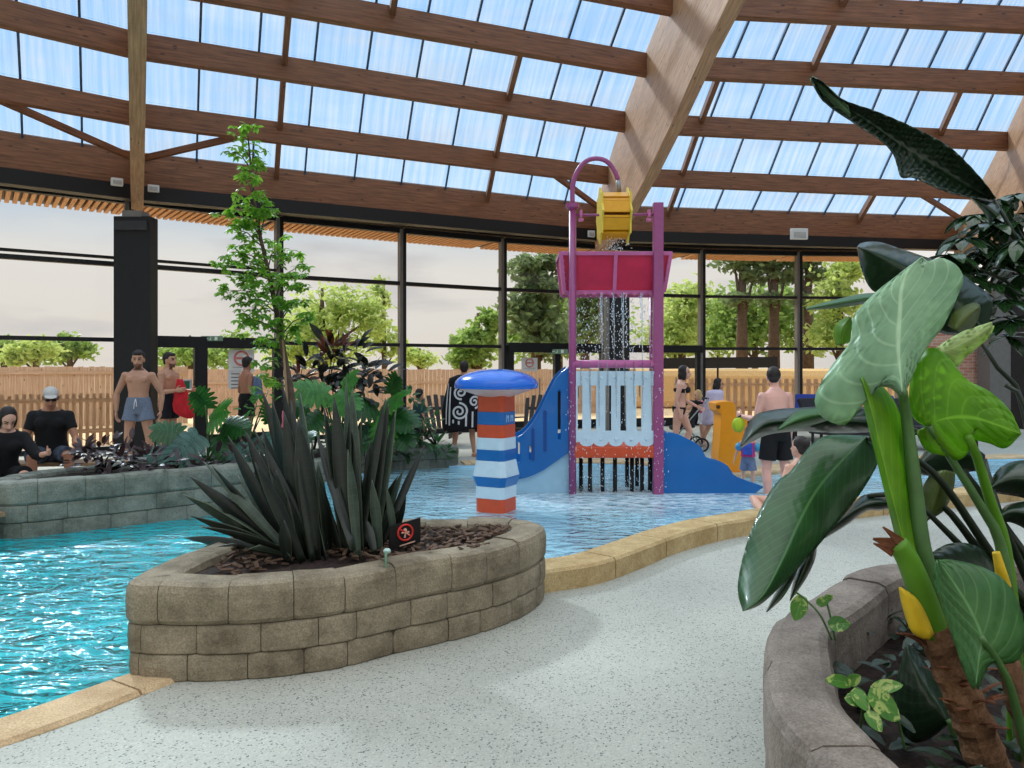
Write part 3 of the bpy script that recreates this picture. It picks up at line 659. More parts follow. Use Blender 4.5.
# timber pergola beam far outside is left to the trees
def leafmat(name, c, transl=.35, var=.35, rough=.5, scale=3): return mat(name, c, rough, var, scale, transl=transl)
T_LIT = leafmat('foliage_lime', (166, 182, 108), .55); T_MID = leafmat('foliage_green', (134, 160, 84), .5); T_DRK = leafmat('foliage_pine', (112, 130, 88), .5); M_BARK = mat('bark', (92, 74, 60), .9, .3, 8, bump=.5)
def tree(label, x, y, h, blobs, m, leaf, n, trunk_r=.18, group='trees outside', lean=0, cat='tree'):
    root = empty('garden_tree', (x, y, -.08)); thing(root, label, cat, group)
    t = MB(); t.tube([(x, y, -.1), (x+lean*.4, y, h*.4), (x+lean*.8, y, h*.75), (x+lean, y, h*.95)], [trunk_r, trunk_r*.85, trunk_r*.55, trunk_r*.25], 8)
    rnd = random.Random(int(x*31+y*17+h*7)); f = MB(); vol = [b[3]*b[4] for b in blobs]; tv = sum(vol)
    for (bx, by, bz, br, bh), v in zip(blobs, vol):
        if br > .6: t.tube([(x+lean*.5, y, max(.4, min(h*.6, bz*.6))), (x+bx*.6, y+by*.6, bz*.85), (x+bx, y+by, bz)], [trunk_r*.4, trunk_r*.25, .02], 6)
        for _ in range(int(1.7*n*v/tv)):
            d = V((rnd.gauss(0, 1), rnd.gauss(0, 1), rnd.gauss(0, 1))).normalized()*(rnd.random()**.45)
            d *= 1+.75*mnoise.noise(V((d.x*2.6+bx, d.y*2.6+by, d.z*2.6+bz)))
            if mnoise.noise(V((bx+d.x*br, by+d.y*br, bz+d.z*bh))*1.7/max(.6, br*.5)) < -.12: continue
            c = V((x+bx+d.x*br, y+by+d.y*br, bz+d.z*bh)); s = leaf*.55*(.5+rnd.random()*.8)
            a = V((rnd.gauss(0, 1), rnd.gauss(0, 1), rnd.gauss(0, .7))).normalized(); b = a.orthogonal().normalized(); b.rotate(Matrix.Rotation(rnd.random()*6.28, 3, a))
            f.add([c-a*s, c+b*s*.5, c+a*s, c-b*s*.5], [(0, 1, 2, 3)])
    t.build('trunk', M_BARK, root, smooth=True); f.build('crown', m, root, fixn=False)
    return root
def TP(px, py, Y): p = P(px, py, Y); return p
def blob(px, py, Y, rpx, hpx, x0, y0):
    p = P(px, py, Y); return (p.x-x0, p.y-y0, p.z, rpx*Y/F, hpx*Y/F)
def ptree(label, px, Y, bl, m, leaf, n, tr=.2, grp='trees outside'):
    x = (px-CX)*Y/F; B = [blob(a, b, Y, r, h, x, Y) for a, b, r, h in bl]; top = max(b[2]+b[4] for b in B)
    return tree(label, x, Y, top, B, m, leaf, n, tr, grp)
ptree('rounded green tree outside at the far left edge of the glass', 4, 40, [(0, 352, 16, 14), (-14, 356, 14, 12)], T_MID, .3, 1800)
ptree('yellow green shrubby tree outside left of the black column', 36, 38, [(34, 350, 22, 13), (18, 356, 14, 10)], T_LIT, .28, 2200)
ptree('mid green spreading tree outside, its crown touching the black column', 70, 42, [(66, 346, 20, 13), (84, 350, 12, 9), (56, 355, 20, 9)], T_MID, .3, 2400)
ptree('hedge like green tree outside the left door glass', 190, 36, [(180, 355, 30, 14), (215, 356, 26, 14), (238, 344, 18, 12)], T_MID, .28, 2600)
ptree('tall lime green tree outside behind the slender indoor tree', 322, 32, [(310, 330, 36, 34), (345, 308, 28, 26), (330, 352, 40, 18), (285, 352, 22, 16), (372, 318, 18, 22)], T_LIT, .26, 5200, .22)
ptree('wispy lime green tree outside left of the middle mullion', 384, 34, [(380, 296, 11, 22), (378, 335, 20, 20), (396, 350, 14, 14)], T_LIT, .24, 1700, .12)
ptree('small pale green tree outside right of the middle mullion', 420, 44, [(412, 356, 18, 10), (424, 360, 12, 8)], T_LIT, .28, 1200)
ptree('rounded bright green tree outside above the striped mushroom', 478, 30, [(474, 345, 24, 22), (490, 322, 16, 14), (468, 360, 22, 10)], T_MID, .26, 3200)
ptree('tall pine outside just left of the red tower', 536, 34, [(530, 268, 26, 14), (545, 290, 32, 14), (535, 318, 30, 18), (556, 262, 22, 10), (548, 345, 34, 14), (520, 305, 20, 12)], T_DRK, .34, 5200, .25)
ptree('dark pine outside behind the red tower', 585, 38, [(584, 268, 22, 20), (590, 300, 26, 20), (580, 330, 26, 18)], T_DRK, .3, 3000, .25)
ptree('leafy green tree outside right of the red tower', 682, 33, [(680, 322, 22, 26), (668, 345, 22, 14), (690, 300, 14, 16)], T_LIT, .26, 3000, .2)
for px, lab in ((742, 'thick pine trunk outside left of the bare backed man'), (774, 'pine trunk outside above the bare backed man'), (808, 'pine trunk outside right of the right hand mullion')):
    ptree(lab, px, 36, [(px-8, 262, 20, 9), (px+12, 276, 18, 9), (px-4, 300, 15, 8), (px+6, 252, 22, 7)], T_DRK, .3, 1700, .32, 'pine trunks outside')
ptree('low bushy green tree outside behind the pine trunks', 755, 42, [(725, 335, 30, 22), (760, 328, 32, 26), (800, 328, 32, 26), (735, 305, 26, 18), (775, 300, 26, 18)], T_MID, .34, 6200)
ptree('broad hedge of light green trees outside right of the tower', 700, 46, [(672, 335, 34, 24), (705, 325, 36, 28), (690, 300, 30, 20)], T_LIT, .36, 4600)
ptree('pale distant trees outside between pine and tower', 560, 48, [(520, 340, 36, 22), (556, 330, 40, 28), (596, 330, 36, 28), (575, 295, 34, 22)], T_MID, .38, 5200)
ptree('sunlit leafy tree outside at the right end of the glass', 840, 33, [(836, 300, 24, 34), (850, 268, 22, 16), (826, 338, 22, 16)], T_LIT, .26, 3400)
# ------------------------------------------------------------------ water play tower
M_PUR = mat('plum_paint', (154, 72, 122), .35, .06, coat=.2); M_PURP = mat('orchid_paint', (196, 104, 156), .4, .06)
M_RED = mat('crimson_panel', (196, 40, 78), .3, .12, 5, coat=.4)
M_YEL = mat('golden_plastic', (226, 158, 22), .35, .05); M_YEL2 = mat('yellow_rim', (226, 196, 60), .4, .05)
M_ORA = mat('orange_red', (206, 78, 42), .4, .06); M_BLU = mat('royal_blue', (4, 100, 172), .3, .06, 3, coat=.3); M_BLU2 = mat('bright_blue', (20, 104, 214), .2, .05, coat=.5)
M_ICE = mat('ice_blue_panel', (200, 220, 232), .4, .04); M_PALE = mat('pale_blue_body', (166, 204, 224), .4, .04)
M_LBL = mat('pale_mark', (190, 214, 236), .5, .02)
Yt, Yb = 9.55, 10.3
xl, xr = (572.5-CX)*Yt/F, (658-CX)*Yt/F
def zt(py, Y=Yt): return EYE-(py-HY)*Y/F
TW = empty('water_tower', ((xl+xr)/2, (Yt+Yb)/2, -.3)); thing(TW, 'purple framed water play tower with red tipping tank and white railing', 'water tower')
for x, Y, top, w, nm in ((xl, Yt, 206, .047, 'post'), (xr, Yt, 203, .062, 'post'), (xl+.06, Yb, 285, .042, 'post'), (xr+.07, Yb, 285, .045, 'post')):
    mb = MB()
    if w > .05: mb.box((x, Y, (zt(top)-.3)/2), (w*2, w*1.6, zt(top)+.3))
    else: mb.tube([(x, Y, -.3), (x, Y, zt(top))], w, 14)
    mb.build(nm, M_PUR, TW, smooth=(w < .05), bevel=(.008 if w > .05 else 0))
mb = MB(); mb.lathe([(.04, zt(210)), (.085, zt(208)), (.085, zt(204)), (.03, zt(203))], (xl, Yt, 0), 18); mb.build('pipe_flange', M_PUR, TW)
arc = [P(572.5, 204, Yt), P(572.8, 186, Yt), P(577, 172, Yt), P(585, 162, Yt), P(595, 158.5, Yt), P(606, 161, Yt), P(614, 170, Yt), P(618, 180, Yt)]
mb = MB(); mb.tube(smooth_path(arc, 28), .03, 12); mb.build('feed_pipe', M_PUR, TW, smooth=True)
mb = MB(); mb.tube([P(618, 179, Yt), P(619.5, 192, Yt)], .028, 12); mb.build('nozzle', M_STEEL, TW, smooth=True)
# water wheel on its axle
axz = zt(216); mb = MB(); mb.tube([(xl+.02, Yt, axz+.01), (xr-.04, Yt, axz+.02)], .016, 10); ax = mb.build('axle', M_PUR, TW, smooth=True)
for px in (581, 649):
    mb = MB(); x = (px-CX)*Yt/F; mb.box((x, Yt, axz+.03), (.035, .06, .09)); mb.box((x-(.02 if px > 600 else -.02)*0, Yt, axz-.05), (.06, .05, .04)); mb.build('axle_bearing', M_PURP, TW, bevel=.006)
wx0, wx1 = (600-CX)*Yt/F, (627.5-CX)*Yt/F; wr = 28.5*Yt/F; wc = V(((wx0+wx1)/2, Yt, axz))
wheel = MB()
for x in (wx0, wx1):
    pr = []
    for k in range(32):
        a = 2*PI*k/32; r = wr*(1.0 if k % 4 == 0 else .86 if k % 4 in (1, 3) else .78); pr.append(V((x-.012, wc.y+math.cos(a)*r, wc.z+math.sin(a)*r)))
    wheel.prism(pr, (.024, 0, 0))
wheel.build('wheel_rim', M_YEL2, TW)
pd = MB()
for k in range(8):
    a = 2*PI*k/8+.2; R = Matrix.Rotation(a, 3, 'X'); pd.box(wc+R @ V((0, wr*.5, 0)), (wx1-wx0-.026, wr*.62, .03), R)
    R2 = Matrix.Rotation(a+.34, 3, 'X'); pd.box(wc+R2 @ V((0, wr*.76, 0)), (wx1-wx0-.026, .02, wr*.42), R2)
pd.build('wheel_paddle', M_YEL, TW)
# red trough
zt0, zt1 = zt(253), zt(291)
tx0, tx1, bx0, bx1 = (561-CX)*Yt/F, (671-CX)*Yt/F, (565-CX)*Yt/F, (666-CX)*Yt/F
fy, by = Yt+.07, Yb-.06
def quad_panel(mb, q, t):
    n_ = (q[1]-q[0]).cross(q[3]-q[0]).normalized()*t; mb.add([p for p in q]+[p+n_ for p in q], [(3, 2, 1, 0), (4, 5, 6, 7), (0, 1, 5, 4), (1, 2, 6, 5), (2, 3, 7, 6), (3, 0, 4, 7)])
T = [V((tx0, fy-.05, zt0)), V((tx1, fy-.05, zt0)), V((tx1, by+.05, zt0)), V((tx0, by+.05, zt0))]
Bm = [V((bx0, fy+.06, zt1)), V((bx1, fy+.06, zt1)), V((bx1, by-.06, zt1)), V((bx0, by-.06, zt1))]
mb = MB()
for i in (0, 2): quad_panel(mb, [Bm[i], Bm[i+1], T[i+1], T[i]], -.02)
quad_panel(mb, [Bm[1], Bm[2], T[2], T[1]], -.02); quad_panel(mb, [Bm[3], Bm[0], T[0], T[3]], -.02); quad_panel(mb, Bm, .02)
mb.build('tank_panel', M_RED, TW)
fr = MB()
for a, b in ((T[0], T[1]), (T[1], T[2]), (T[2], T[3]), (T[3], T[0]), (Bm[0], Bm[1]), (Bm[2], Bm[3]), (T[0], Bm[0]), (T[1], Bm[1]), (T[2], Bm[2]), (T[3], Bm[3]), (T[0].lerp(T[1], .5), Bm[0].lerp(Bm[1], .5))):
    fr.beam(a, b, .045, .05, up=V((0, 1, .2)))
for i in range(5):                                # holes row on the side flanges
    for s_, a, b in ((0, T[0], Bm[0]), (1, T[1], Bm[1])):
        p = a.lerp(b, .2+.15*i); fr.ell(p+V((.02 if s_ == 0 else -.02, -.03, 0)), (.012, .008, .012), seg=8, rows=5)
fr.build('tank_frame', M_PURP, TW)
sp = MB()
for i in range(12): x = bx0+.06+(bx1-bx0-.12)*i/11; sp.prism([V((x-.05, fy+.03, zt1)), V((x+.05, fy+.03, zt1)), V((x, fy+.03, zt1-.05))], (0, .02, 0))
sp.build('spout_edge', M_PURP, TW)
# deck, railing and under-deck pipes
zf = zt(447); mb = MB(); mb.box(((xl+xr)/2, (Yt+Yb)/2, zf-.06), (xr-xl-.02, Yb-Yt+.08, .15)); mb.build('deck', M_ORA, TW, bevel=.02)
mb = MB(); mb.tube([(xl, Yt, zt(364)), (xr, Yt, zt(364))], .05, 12); mb.build('top_bar', M_PURP, TW, smooth=True)
def z6(y): return zt(350+y/4.65)
def x6(x): return (550+x/4.65-CX)*Yt/F
outl = []
outl += [V((x6(120), Yt-.03, z6(98))), V((x6(492), Yt-.03, z6(98))), V((x6(492), Yt-.03, z6(440)))]
cents = [170, 235, 305, 377, 447]
for c in reversed(cents):
    for k in range(7): a = PI*k/6; outl.append(V((x6(c+33*math.cos(a)), Yt-.03, z6(425)-math.sin(a)*.06)))
outl.append(V((x6(120), Yt-.03, z6(430))))
holes = []
for a, b in ((128, 150), (190, 214), (256, 284), (326, 354), (400, 424), (470, 490)): holes.append([V((x6(a), Yt-.03, z6(y))) if q == 0 else V((x6(b), Yt-.03, z6(y))) for q, y in ((0, 375), (0, 165), (1, 165), (1, 375))])
mb = MB(); mb.prism(outl, (0, .03, 0), holes); mb.build('railing_panel', M_ICE, TW)
mb = MB()
for c in cents:
    for y in (130, 415): mb = MB(); mb.ell((x6(c), Yt-.035, z6(y)), (.022, .014, .022), seg=8, rows=5); mb.build('railing_bolt', M_ICE, TW)
for i, (px, Y) in enumerate(((590, 9.7), (602.5, 9.75), (615, 9.7), (627, 10.1), (632, 9.75), (637, 10.2), (642, 9.75), (650, 9.8), (581, 10.0))):
    x = (px-CX)*Y/F; mb = MB(); mb.tube([(x, Y, -.3), (x, Y, zf-.12)], .027, 10); mb.build('support_pipe', M_BLK, TW, smooth=True)
# left slide: wavy blue side panel with slots, pale flank
Ys = Yt+.02
def S4(x, y): return P(440+x/4.27, 350+y/4.27, Ys)
topc = smooth_path([S4(312, 375), S4(345, 365), S4(385, 325), S4(420, 270), S4(460, 190), S4(500, 115), S4(553, 68)], 20)
botc = smooth_path([S4(553, 435), S4(490, 480), S4(430, 520), S4(370, 545), S4(300, 556)], 14)
SL = empty('slide', (.3, 9.8, -.3)); thing(SL, 'blue wavy sided water slide joining the tower from the left', 'slide')
def slot(x0, x1, yt0, yb0): return [S4(x0, yb0), S4(x0, yt0+6), S4((x0+x1)/2, yt0), S4(x1, yt0+6), S4(x1, yb0), S4((x0+x1)/2, yb0+5)]
mb = MB(); mb.prism(topc+botc, (0, .06, 0), [slot(327, 341, 392, 478), slot(379, 390, 408, 470), slot(503, 516, 168, 380)]); mb.build('side_panel', M_BLU, SL, bevel=.006)
rc = MB()
for x0, x1, a, b in ((441, 456, 256, 432), (390, 404, 332, 470)): rc.prism([p+V((0, -.006, 0)) for p in slot(x0, x1, a, b)], (0, .012, 0))
rc.build('slot_shade', mat('blue_shaded', (16, 70, 138), .35, .05), SL)  # recesses drawn as raised strips, their shade in the darker blue
mb = MB(); mb.prism([p+V((0, .7, 0)) for p in topc+botc], (0, .05, 0), [[p+V((0, .7, 0)) for p in slot(a_+8, b_+26, c_+14, d_-8)] for a_, b_, c_, d_ in ((327, 335, 392, 478), (379, 382, 408, 470), (503, 508, 168, 380))]); mb.build('side_panel', M_BLU, SL)
mb = MB(); fl_ = [S4(300, 548), S4(370, 535), S4(430, 510), S4(490, 470), S4(553, 425), S4(553, 640), S4(300, 660)]; mb.prism([p+V((0, .05, 0)) for p in fl_], (0, .65, 0)); mb.build('slide_flank', M_PALE, SL)
# right cloud slide
Yc = Yt+.03
cl_ = smooth_path([P(663, 432, Yc), P(676, 433.5, Yc), P(690, 440, Yc), P(701, 447, Yc), P(706, 457, Yc), P(717, 460, Yc), P(728, 466, Yc), P(734, 475, Yc), P(745, 480, Yc), P(757, 484, Yc), P(764, 487, Yc)], 26)+[P(757, 492, Yc), P(750, 500, Yc), P(663, 502, Yc)]
CS = empty('slide', (2.5, 9.8, -.3)); thing(CS, 'low blue cloud edged slide on the right of the tower', 'slide')
mb = MB(); mb.prism(cl_, (0, .07, 0)); mb.build('side_panel', M_BLU, CS, bevel=.012)
mb = MB(); mb.prism([V((cl_[0].x+(p.x-cl_[0].x)*.74, p.y+.72, p.z)) for p in cl_], (0, .07, 0)); mb.build('side_panel', M_BLU, CS, bevel=.012)
bed = [V((p.x, p.y+.07, p.z-.16)) for p in cl_[:18]]; mb = MB(); mb.loft([[p, p+V((0, .65, 0)), p+V((0, .65, -.06)), p+V((0, 0, -.06))] for p in bed]); mb.build('slide_bed', M_BLU2, CS, smooth=False)
# water falling from the trough
DROP = glassy('water_drop', (.9, .95, .98, 1), .5, .02); FOAM = mat('white_water', (226, 236, 242), .25, .03)
mb = MB(); rnd = random.Random(5)
def drop(x, y, z, r, st): mb.ell((x, y, z), (r, r, r*st), seg=6, rows=4)
for _ in range(700):
    x = bx0+.1+rnd.random()*(bx1-bx0-.2); t = rnd.random(); drop(x, fy-.02+rnd.random()*.3, zt1-.05-t*(zt1-zt(366)), .003+rnd.random()*.004, 1.2+rnd.random()*1.5)
for px in (601, 612, 622, 626, 641):
    x = (px-CX)*fy/F
    for k in range(22): drop(x+rnd.gauss(0, .012), fy-.03, zt1-.03-k*.032, .004+rnd.random()*.003, 3)
for _ in range(420):
    drop(xl-.1+rnd.random()*(xr-xl+.2), Yt-.05-rnd.random()*.12, zt(370)-rnd.random()*(zt(370)-.0), .0022+rnd.random()*.003, 1.5+rnd.random()*3)
for _ in range(120): drop(wc.x+rnd.gauss(0, .09), Yt-.1+rnd.random()*.2, zt(236)-rnd.random()*.18, .003+rnd.random()*.005, 1.6)
for _ in range(160): drop(xl+.1+rnd.random()*(xr-xl-.2), Yt-.05+rnd.random()*.3, WZ+rnd.random()**2*.22, .003+rnd.random()*.004, 1.2)
o = mb.build('falling_water', FOAM, smooth=True); tag(o, 'water drops falling from the red tank', 'water', kind='stuff')
mb = MB()
for px, w in ((601, .012), (622, .014), (641, .01), (613, .009)):
    x = (px-CX)*fy/F; mb.tube([(x, fy-.04, zt1-.02), (x+.004, fy-.07, zt1-.4), (x, fy-.1, zt(366))], [w, w*.8, w*.5], 6)
for i in range(9):
    x = xl+.1+i*.11; mb.tube([(x, Yt-.055, zt(362)), (x+.003, Yt-.07, zt(385)), (x+.006, Yt-.06, zt(410+8*(i % 3)))], [.008, .011, .004], 6)
o2 = mb.build('water_streams', DROP, o)

# ------------------------------------------------------------------ striped mushroom fountain
mc = V(((496-CX)*8.3/F, 8.45, 0)); MU = empty('mushroom_fountain', (mc.x, mc.y, -.3)); thing(MU, 'striped red white and blue post fountain with a blue mushroom cap', 'fountain')
rotm = math.radians(-27)
def zm(py): return EYE-(py-HY)*8.3/F
def oct_ring(w, z):
    out = []
    for k in range(4):
        a = rotm+PI/4+k*PI/2
        for da in (-.13, .13): out.append(V((mc.x+math.cos(a+da)*w*1.33, mc.y+math.sin(a+da)*w*1.33, z)))
    return out
bands = [(389, 412, M_ORA, .158, .158), (412, 425, M_BLU, .16, .16), (425, 438, M_ORA, .162, .162), (438, 450, M_ICE, .166, .168), (450, 461, M_BLU, .168, .17), (461, 477, M_ICE, .17, .198), (477, 487, M_BLU, .204, .172), (487, 499, M_ICE, .172, .172), (499, 532, M_ORA, .168, .168)]
for y0, y1, m, w0, w1 in bands:
    mb = MB(); mb.loft([oct_ring(w0, zm(y0)), oct_ring(w1, zm(y1))]); mb.build('post_band', m, MU, bevel=.006)
mb = MB(); nd_ = V((math.cos(rotm), math.sin(rotm), 0)); sd_ = V((-math.sin(rotm), math.cos(rotm), 0))   # small wave marks on the blue band
face = mc+nd_*.165
for k in (-1, 1):
    c = face+sd_*(.05*k)+V((0, 0, zm(418))); mb.tube([c-sd_*.025+V((0, 0, -.045)), c-sd_*.02+V((0, 0, .03)), c+V((0, 0, .0)), c+sd_*.02+V((0, 0, .03)), c+sd_*.025+V((0, 0, -.045))], .007, 6)
mb.build('wave_mark', M_LBL, MU)
mb = MB(); mb.box(mc+nd_*.163+V((0, 0, zm(510))), (.02, .07, .1), Matrix.Rotation(rotm, 3, 'Z')); mb.build('outlet', mat('dark_red', (150, 46, 30), .5), MU)
prof = [(.02, zm(369))]; 
for k in range(1, 13): a = k/12*PI/2; prof.append((.465*math.sin(a), zm(385)+(zm(369)-zm(385))*math.cos(a)))
prof += [(.468, zm(387)), (.455, zm(388.5)), (.43, zm(389))]
mb = MB(); mb.lathe(prof, mc, 40); mb.build('cap', M_BLU2, MU, smooth=True)
mb = MB(); mb.lathe([(.44, zm(388)), (.40, zm(390)), (.24, zm(395)), (.17, zm(397))], mc, 40); mb.build('cap_underside', mat('pink_underside', (222, 168, 156), .5, .04), MU, smooth=True)

# ------------------------------------------------------------------ orange toy slide
Yo = 11.1
def Q(x, y): return P(684+x/3.01, 255+y/3.01, Yo)
ol = smooth_path([Q(95, 447), Q(108, 442), Q(150, 443), Q(156, 475), Q(162, 490), Q(178, 484), Q(192, 487)], 18)+smooth_path([Q(191, 520), Q(184, 570), Q(176, 652)], 8)+smooth_path([Q(150, 655), Q(120, 640), Q(104, 622), Q(108, 560), Q(112, 490), Q(108, 475), Q(98, 468)], 14)
OS = empty('toy_slide', (3.1, 11.2, 0)); thing(OS, 'orange plastic toy slide beside the toddler', 'toy slide')
mb = MB(); mb.prism(ol, (0, .42, 0)); mb.build('slide_body', mat('orange_plastic', (240, 150, 16), .35, .04), OS, bevel=.02)
mb = MB(); c = Q(103, 457)+V((0, -.01, 0)); mb.tube([c, c+V((0, .02, 0))], .03, 12); mb.build('hole_disc', mat('hole_shade', (90, 50, 10), .6), OS)  # dark disc on the surface paints the shade of a hole

# ------------------------------------------------------------------ small signs and fittings
M_SIGNB = mat('sign_black', (22, 20, 22), .4); M_SRED = mat('sign_red', (206, 52, 46), .5, .03); M_SWH = mat('sign_white', (232, 230, 226), .5, .02); M_SGR = mat('sign_green', (30, 120, 84), .5, .05)
SG = empty('warning_sign', fat(0)[0]*0+P(404, 548, 4.55)); thing(SG, 'small black sign with a red prohibition circle stuck in the front planter', 'sign')
q = [P(389.5, 527, 4.52), P(389.5, 551, 4.52), P(420.5, 542, 4.62), P(420.5, 517.5, 4.62)]
mb = MB(); nrm_ = (q[1]-q[0]).cross(q[2]-q[0]).normalized(); 
if nrm_.y > 0: nrm_ = -nrm_
mb.prism(q, -nrm_*.012); mb.build('board', M_SIGNB, SG)
cc = (q[0]+q[1]+q[2]+q[3])/4+nrm_*.004+V((.0, 0, .012)); ux = (q[3]-q[0]).normalized(); uy = nrm_.cross(ux).normalized()
if uy.z < 0: uy = -uy
mb = MB(); mb.tube([cc+ux*math.cos(a*2*PI/24)*.047+uy*math.sin(a*2*PI/24)*.047 for a in range(25)], .006, 6); mb.beam(cc-ux*.033+uy*.033, cc+ux*.033-uy*.033, .01, .008, up=nrm_); mb.build('prohibition_ring', M_SRED, SG)
mb = MB(); mb.ell(cc+uy*.014, (.012, .005, .012)); mb.tube([cc-uy*.03-ux*.01, cc, cc+ux*.02-uy*.02], .006, 6); mb.tube([cc-ux*.024+uy*.004, cc+ux*.024-uy*.004], .005, 6); mb.build('pictogram', mat('sign_pale', (214, 170, 150), .6), SG)
mb = MB(); c2_ = cc-uy*.07; mb.beam(c2_-ux*.05, c2_+ux*.05, .006, .004, up=nrm_); mb.build('text_line', mat('sign_pale', (214, 170, 150), .6), SG)
mb = MB(); p = (q[1]+q[2])/2; mb.tube([p+V((0, .012, .02)), p+V((.01, .02, -.12))], .01, 6); mb.build('stake', M_SIGNB, SG)
TB = empty('irrigation_tube', P(386.5, 550, 4.22)); thing(TB, 'thin green irrigation tube hanging over the front planter wall', 'tube')
mb = MB(); mb.tube(smooth_path([P(388, 551, 4.33), P(386, 552, 4.18), P(385.8, 556, 4.12), P(386.2, 575, 4.10), P(385.6, 598, 4.12)], 20), .0075, 8); mb.build('hose', mat('sage_tube', (96, 128, 104), .6), TB, smooth=True)
mb = MB(); mb.ell(P(387, 551, 4.19), (.022, .022, .016), seg=10, rows=6); mb.build('end_cap', mat('pale_teal', (170, 196, 190), .5), TB, smooth=True)

def on_glass(px, py, i, off):
    """point seen at (px, py) standing off the facade bay i towards the hall"""
    a, b = FP[i], FP[i+1]; d_ = (b-a).normalized(); n_ = V((d_.y, -d_.x, 0)); q = a+n_*off; k = (px-CX)/F
    t = (k*q.y-q.x)/(d_.x-k*d_.y); return P(px, py, (q+d_*t).y)
RZ = [math.atan2((FP[i+1]-FP[i]).y, (FP[i+1]-FP[i]).x) for i in range(len(FP)-1)]
def exit_sign(p, w, lab, hang=True):
    o = empty('exit_sign', p); thing(o, lab, 'exit sign'); mb = MB(); mb.box(p, (w, .05, w*.24)); mb.build('housing', mat('exit_green', (110, 140, 116), .5, emit=.15), o, bevel=.004)
    mb = MB(); y = p.y-.028
    mb.ell(V((p.x-w*.03, y, p.z+w*.06)), (w*.025, .004, w*.025), seg=8, rows=4); mb.beam((p.x-w*.03, y, p.z+w*.03), (p.x-w*.06, y, p.z-w*.04), .006, w*.03, up=V((1, 0, 0))); mb.beam((p.x-w*.06, y, p.z-w*.03), (p.x-w*.02, y, p.z-w*.09), .006, w*.025, up=V((1, 0, 0))); mb.beam((p.x-w*.06, y, p.z-w*.03), (p.x-w*.12, y, p.z-w*.07), .006, w*.025, up=V((1, 0, 0)))
    mb.box((p.x+w*.22, y, p.z), (w*.14, .005, w*.17)); mb.prism([V((p.x-w*.38, y, p.z)), V((p.x-w*.28, y, p.z+w*.06)), V((p.x-w*.28, y, p.z-w*.06))], (0, .004, 0)); mb.box((p.x-w*.22, y, p.z), (w*.14, .005, w*.035))
    mb.build('pictogram', mat('exit_white', (206, 216, 206), .5, emit=.2), o)
exit_sign(on_glass(212, 338.5, 3, .21), .42, 'green and white running man exit sign over the left glass doors')
exit_sign(on_glass(558, 351.5, 6, .21), .5, 'small green exit sign over the middle glass doors')
def notice(p, w, h, lab, ring=True, lines=4, rz=.5):
    o = empty('notice_board', p, 0); thing(o, lab, 'notice'); R = Matrix.Rotation(rz, 3, 'Z'); mb = MB(); mb.box(p, (w, .008, h), R); mb.build('sheet', M_SWH, o)
    f_ = R @ V((0, -.008, 0)); ux = R @ V((1, 0, 0))
    if ring:
        c = p+f_+V((0, 0, h*.12)); r = min(w, h)*.3; mb = MB(); mb.tube([c+ux*math.cos(a*2*PI/20)*r+V((0, 0, math.sin(a*2*PI/20)*r)) for a in range(21)], r*.16, 6); mb.beam(c-ux*r, c+ux*r, .006, r*.34); mb.build('prohibition_ring', mat('faded_red', (222, 130, 122), .6), o)
    mb = MB()
    for i in range(lines): mb.box(p+f_-V((0, 0, h*(.28+.05*i) if ring else h*(-.35+.2*i))), (w*.7, .003, h*.02 if ring else h*.06), R)
    mb.build('text_lines', mat('sign_text', (120, 112, 112), .6), o); return o
notice(on_glass(241.5, 361, 3, .03), .52, .46, 'white notice with faded red ring on the left glass doors', lines=1, rz=RZ[3])
notice(on_glass(238, 380, 3, .03), .40, .36, 'white text sheet under the red ring notice', False, 5, rz=RZ[3])
notice(on_glass(529.5, 364.5, 6, .03), .44, .34, 'white notice with red ring above the blue mushroom cap', lines=1, rz=RZ[6])
o = notice(on_glass(185, 385.5, 3, .03), .26, .24, 'small green square sign on the glass beside the red towel', False, 1, rz=RZ[3]); 
mb = MB(); p = on_glass(185, 385.5, 3, .045); mb.box(p, (.17, .012, .15), Matrix.Rotation(RZ[3], 3, 'Z')); mb.build('green_field', M_SGR, o)
def lamp_box(p, w, h, lab, rz=0):
    o = empty('emergency_light', p); thing(o, lab, 'light'); R = Matrix.Rotation(rz, 3, 'Z')
    mb = MB(); mb.box(p, (w, .09, h), R); mb.build('housing', M_WHITE, o, bevel=.012)
    mb = MB(); mb.box(p+R @ V((0, -.05, -h*.1)), (w*.7, .02, h*.5), R); mb.build('lens', mat('lens', (190, 190, 186), .2), o)
lamp_box(P(117, 182, 13.3), .19, .13, 'small white emergency lamp left of the black column head', .6)
lamp_box(P(153.5, 188.5, 13.6), .19, .12, 'small white emergency lamp right of the black column head', .45)
lamp_box(P(591, 234, 18.12), .18, .16, 'small white emergency lamp left of the yellow water wheel', .3)
FLD = P(799, 234, 18.3); lamp_box(FLD, .42, .26, 'pale floodlight under the eaves beam above the right mullion', .1)

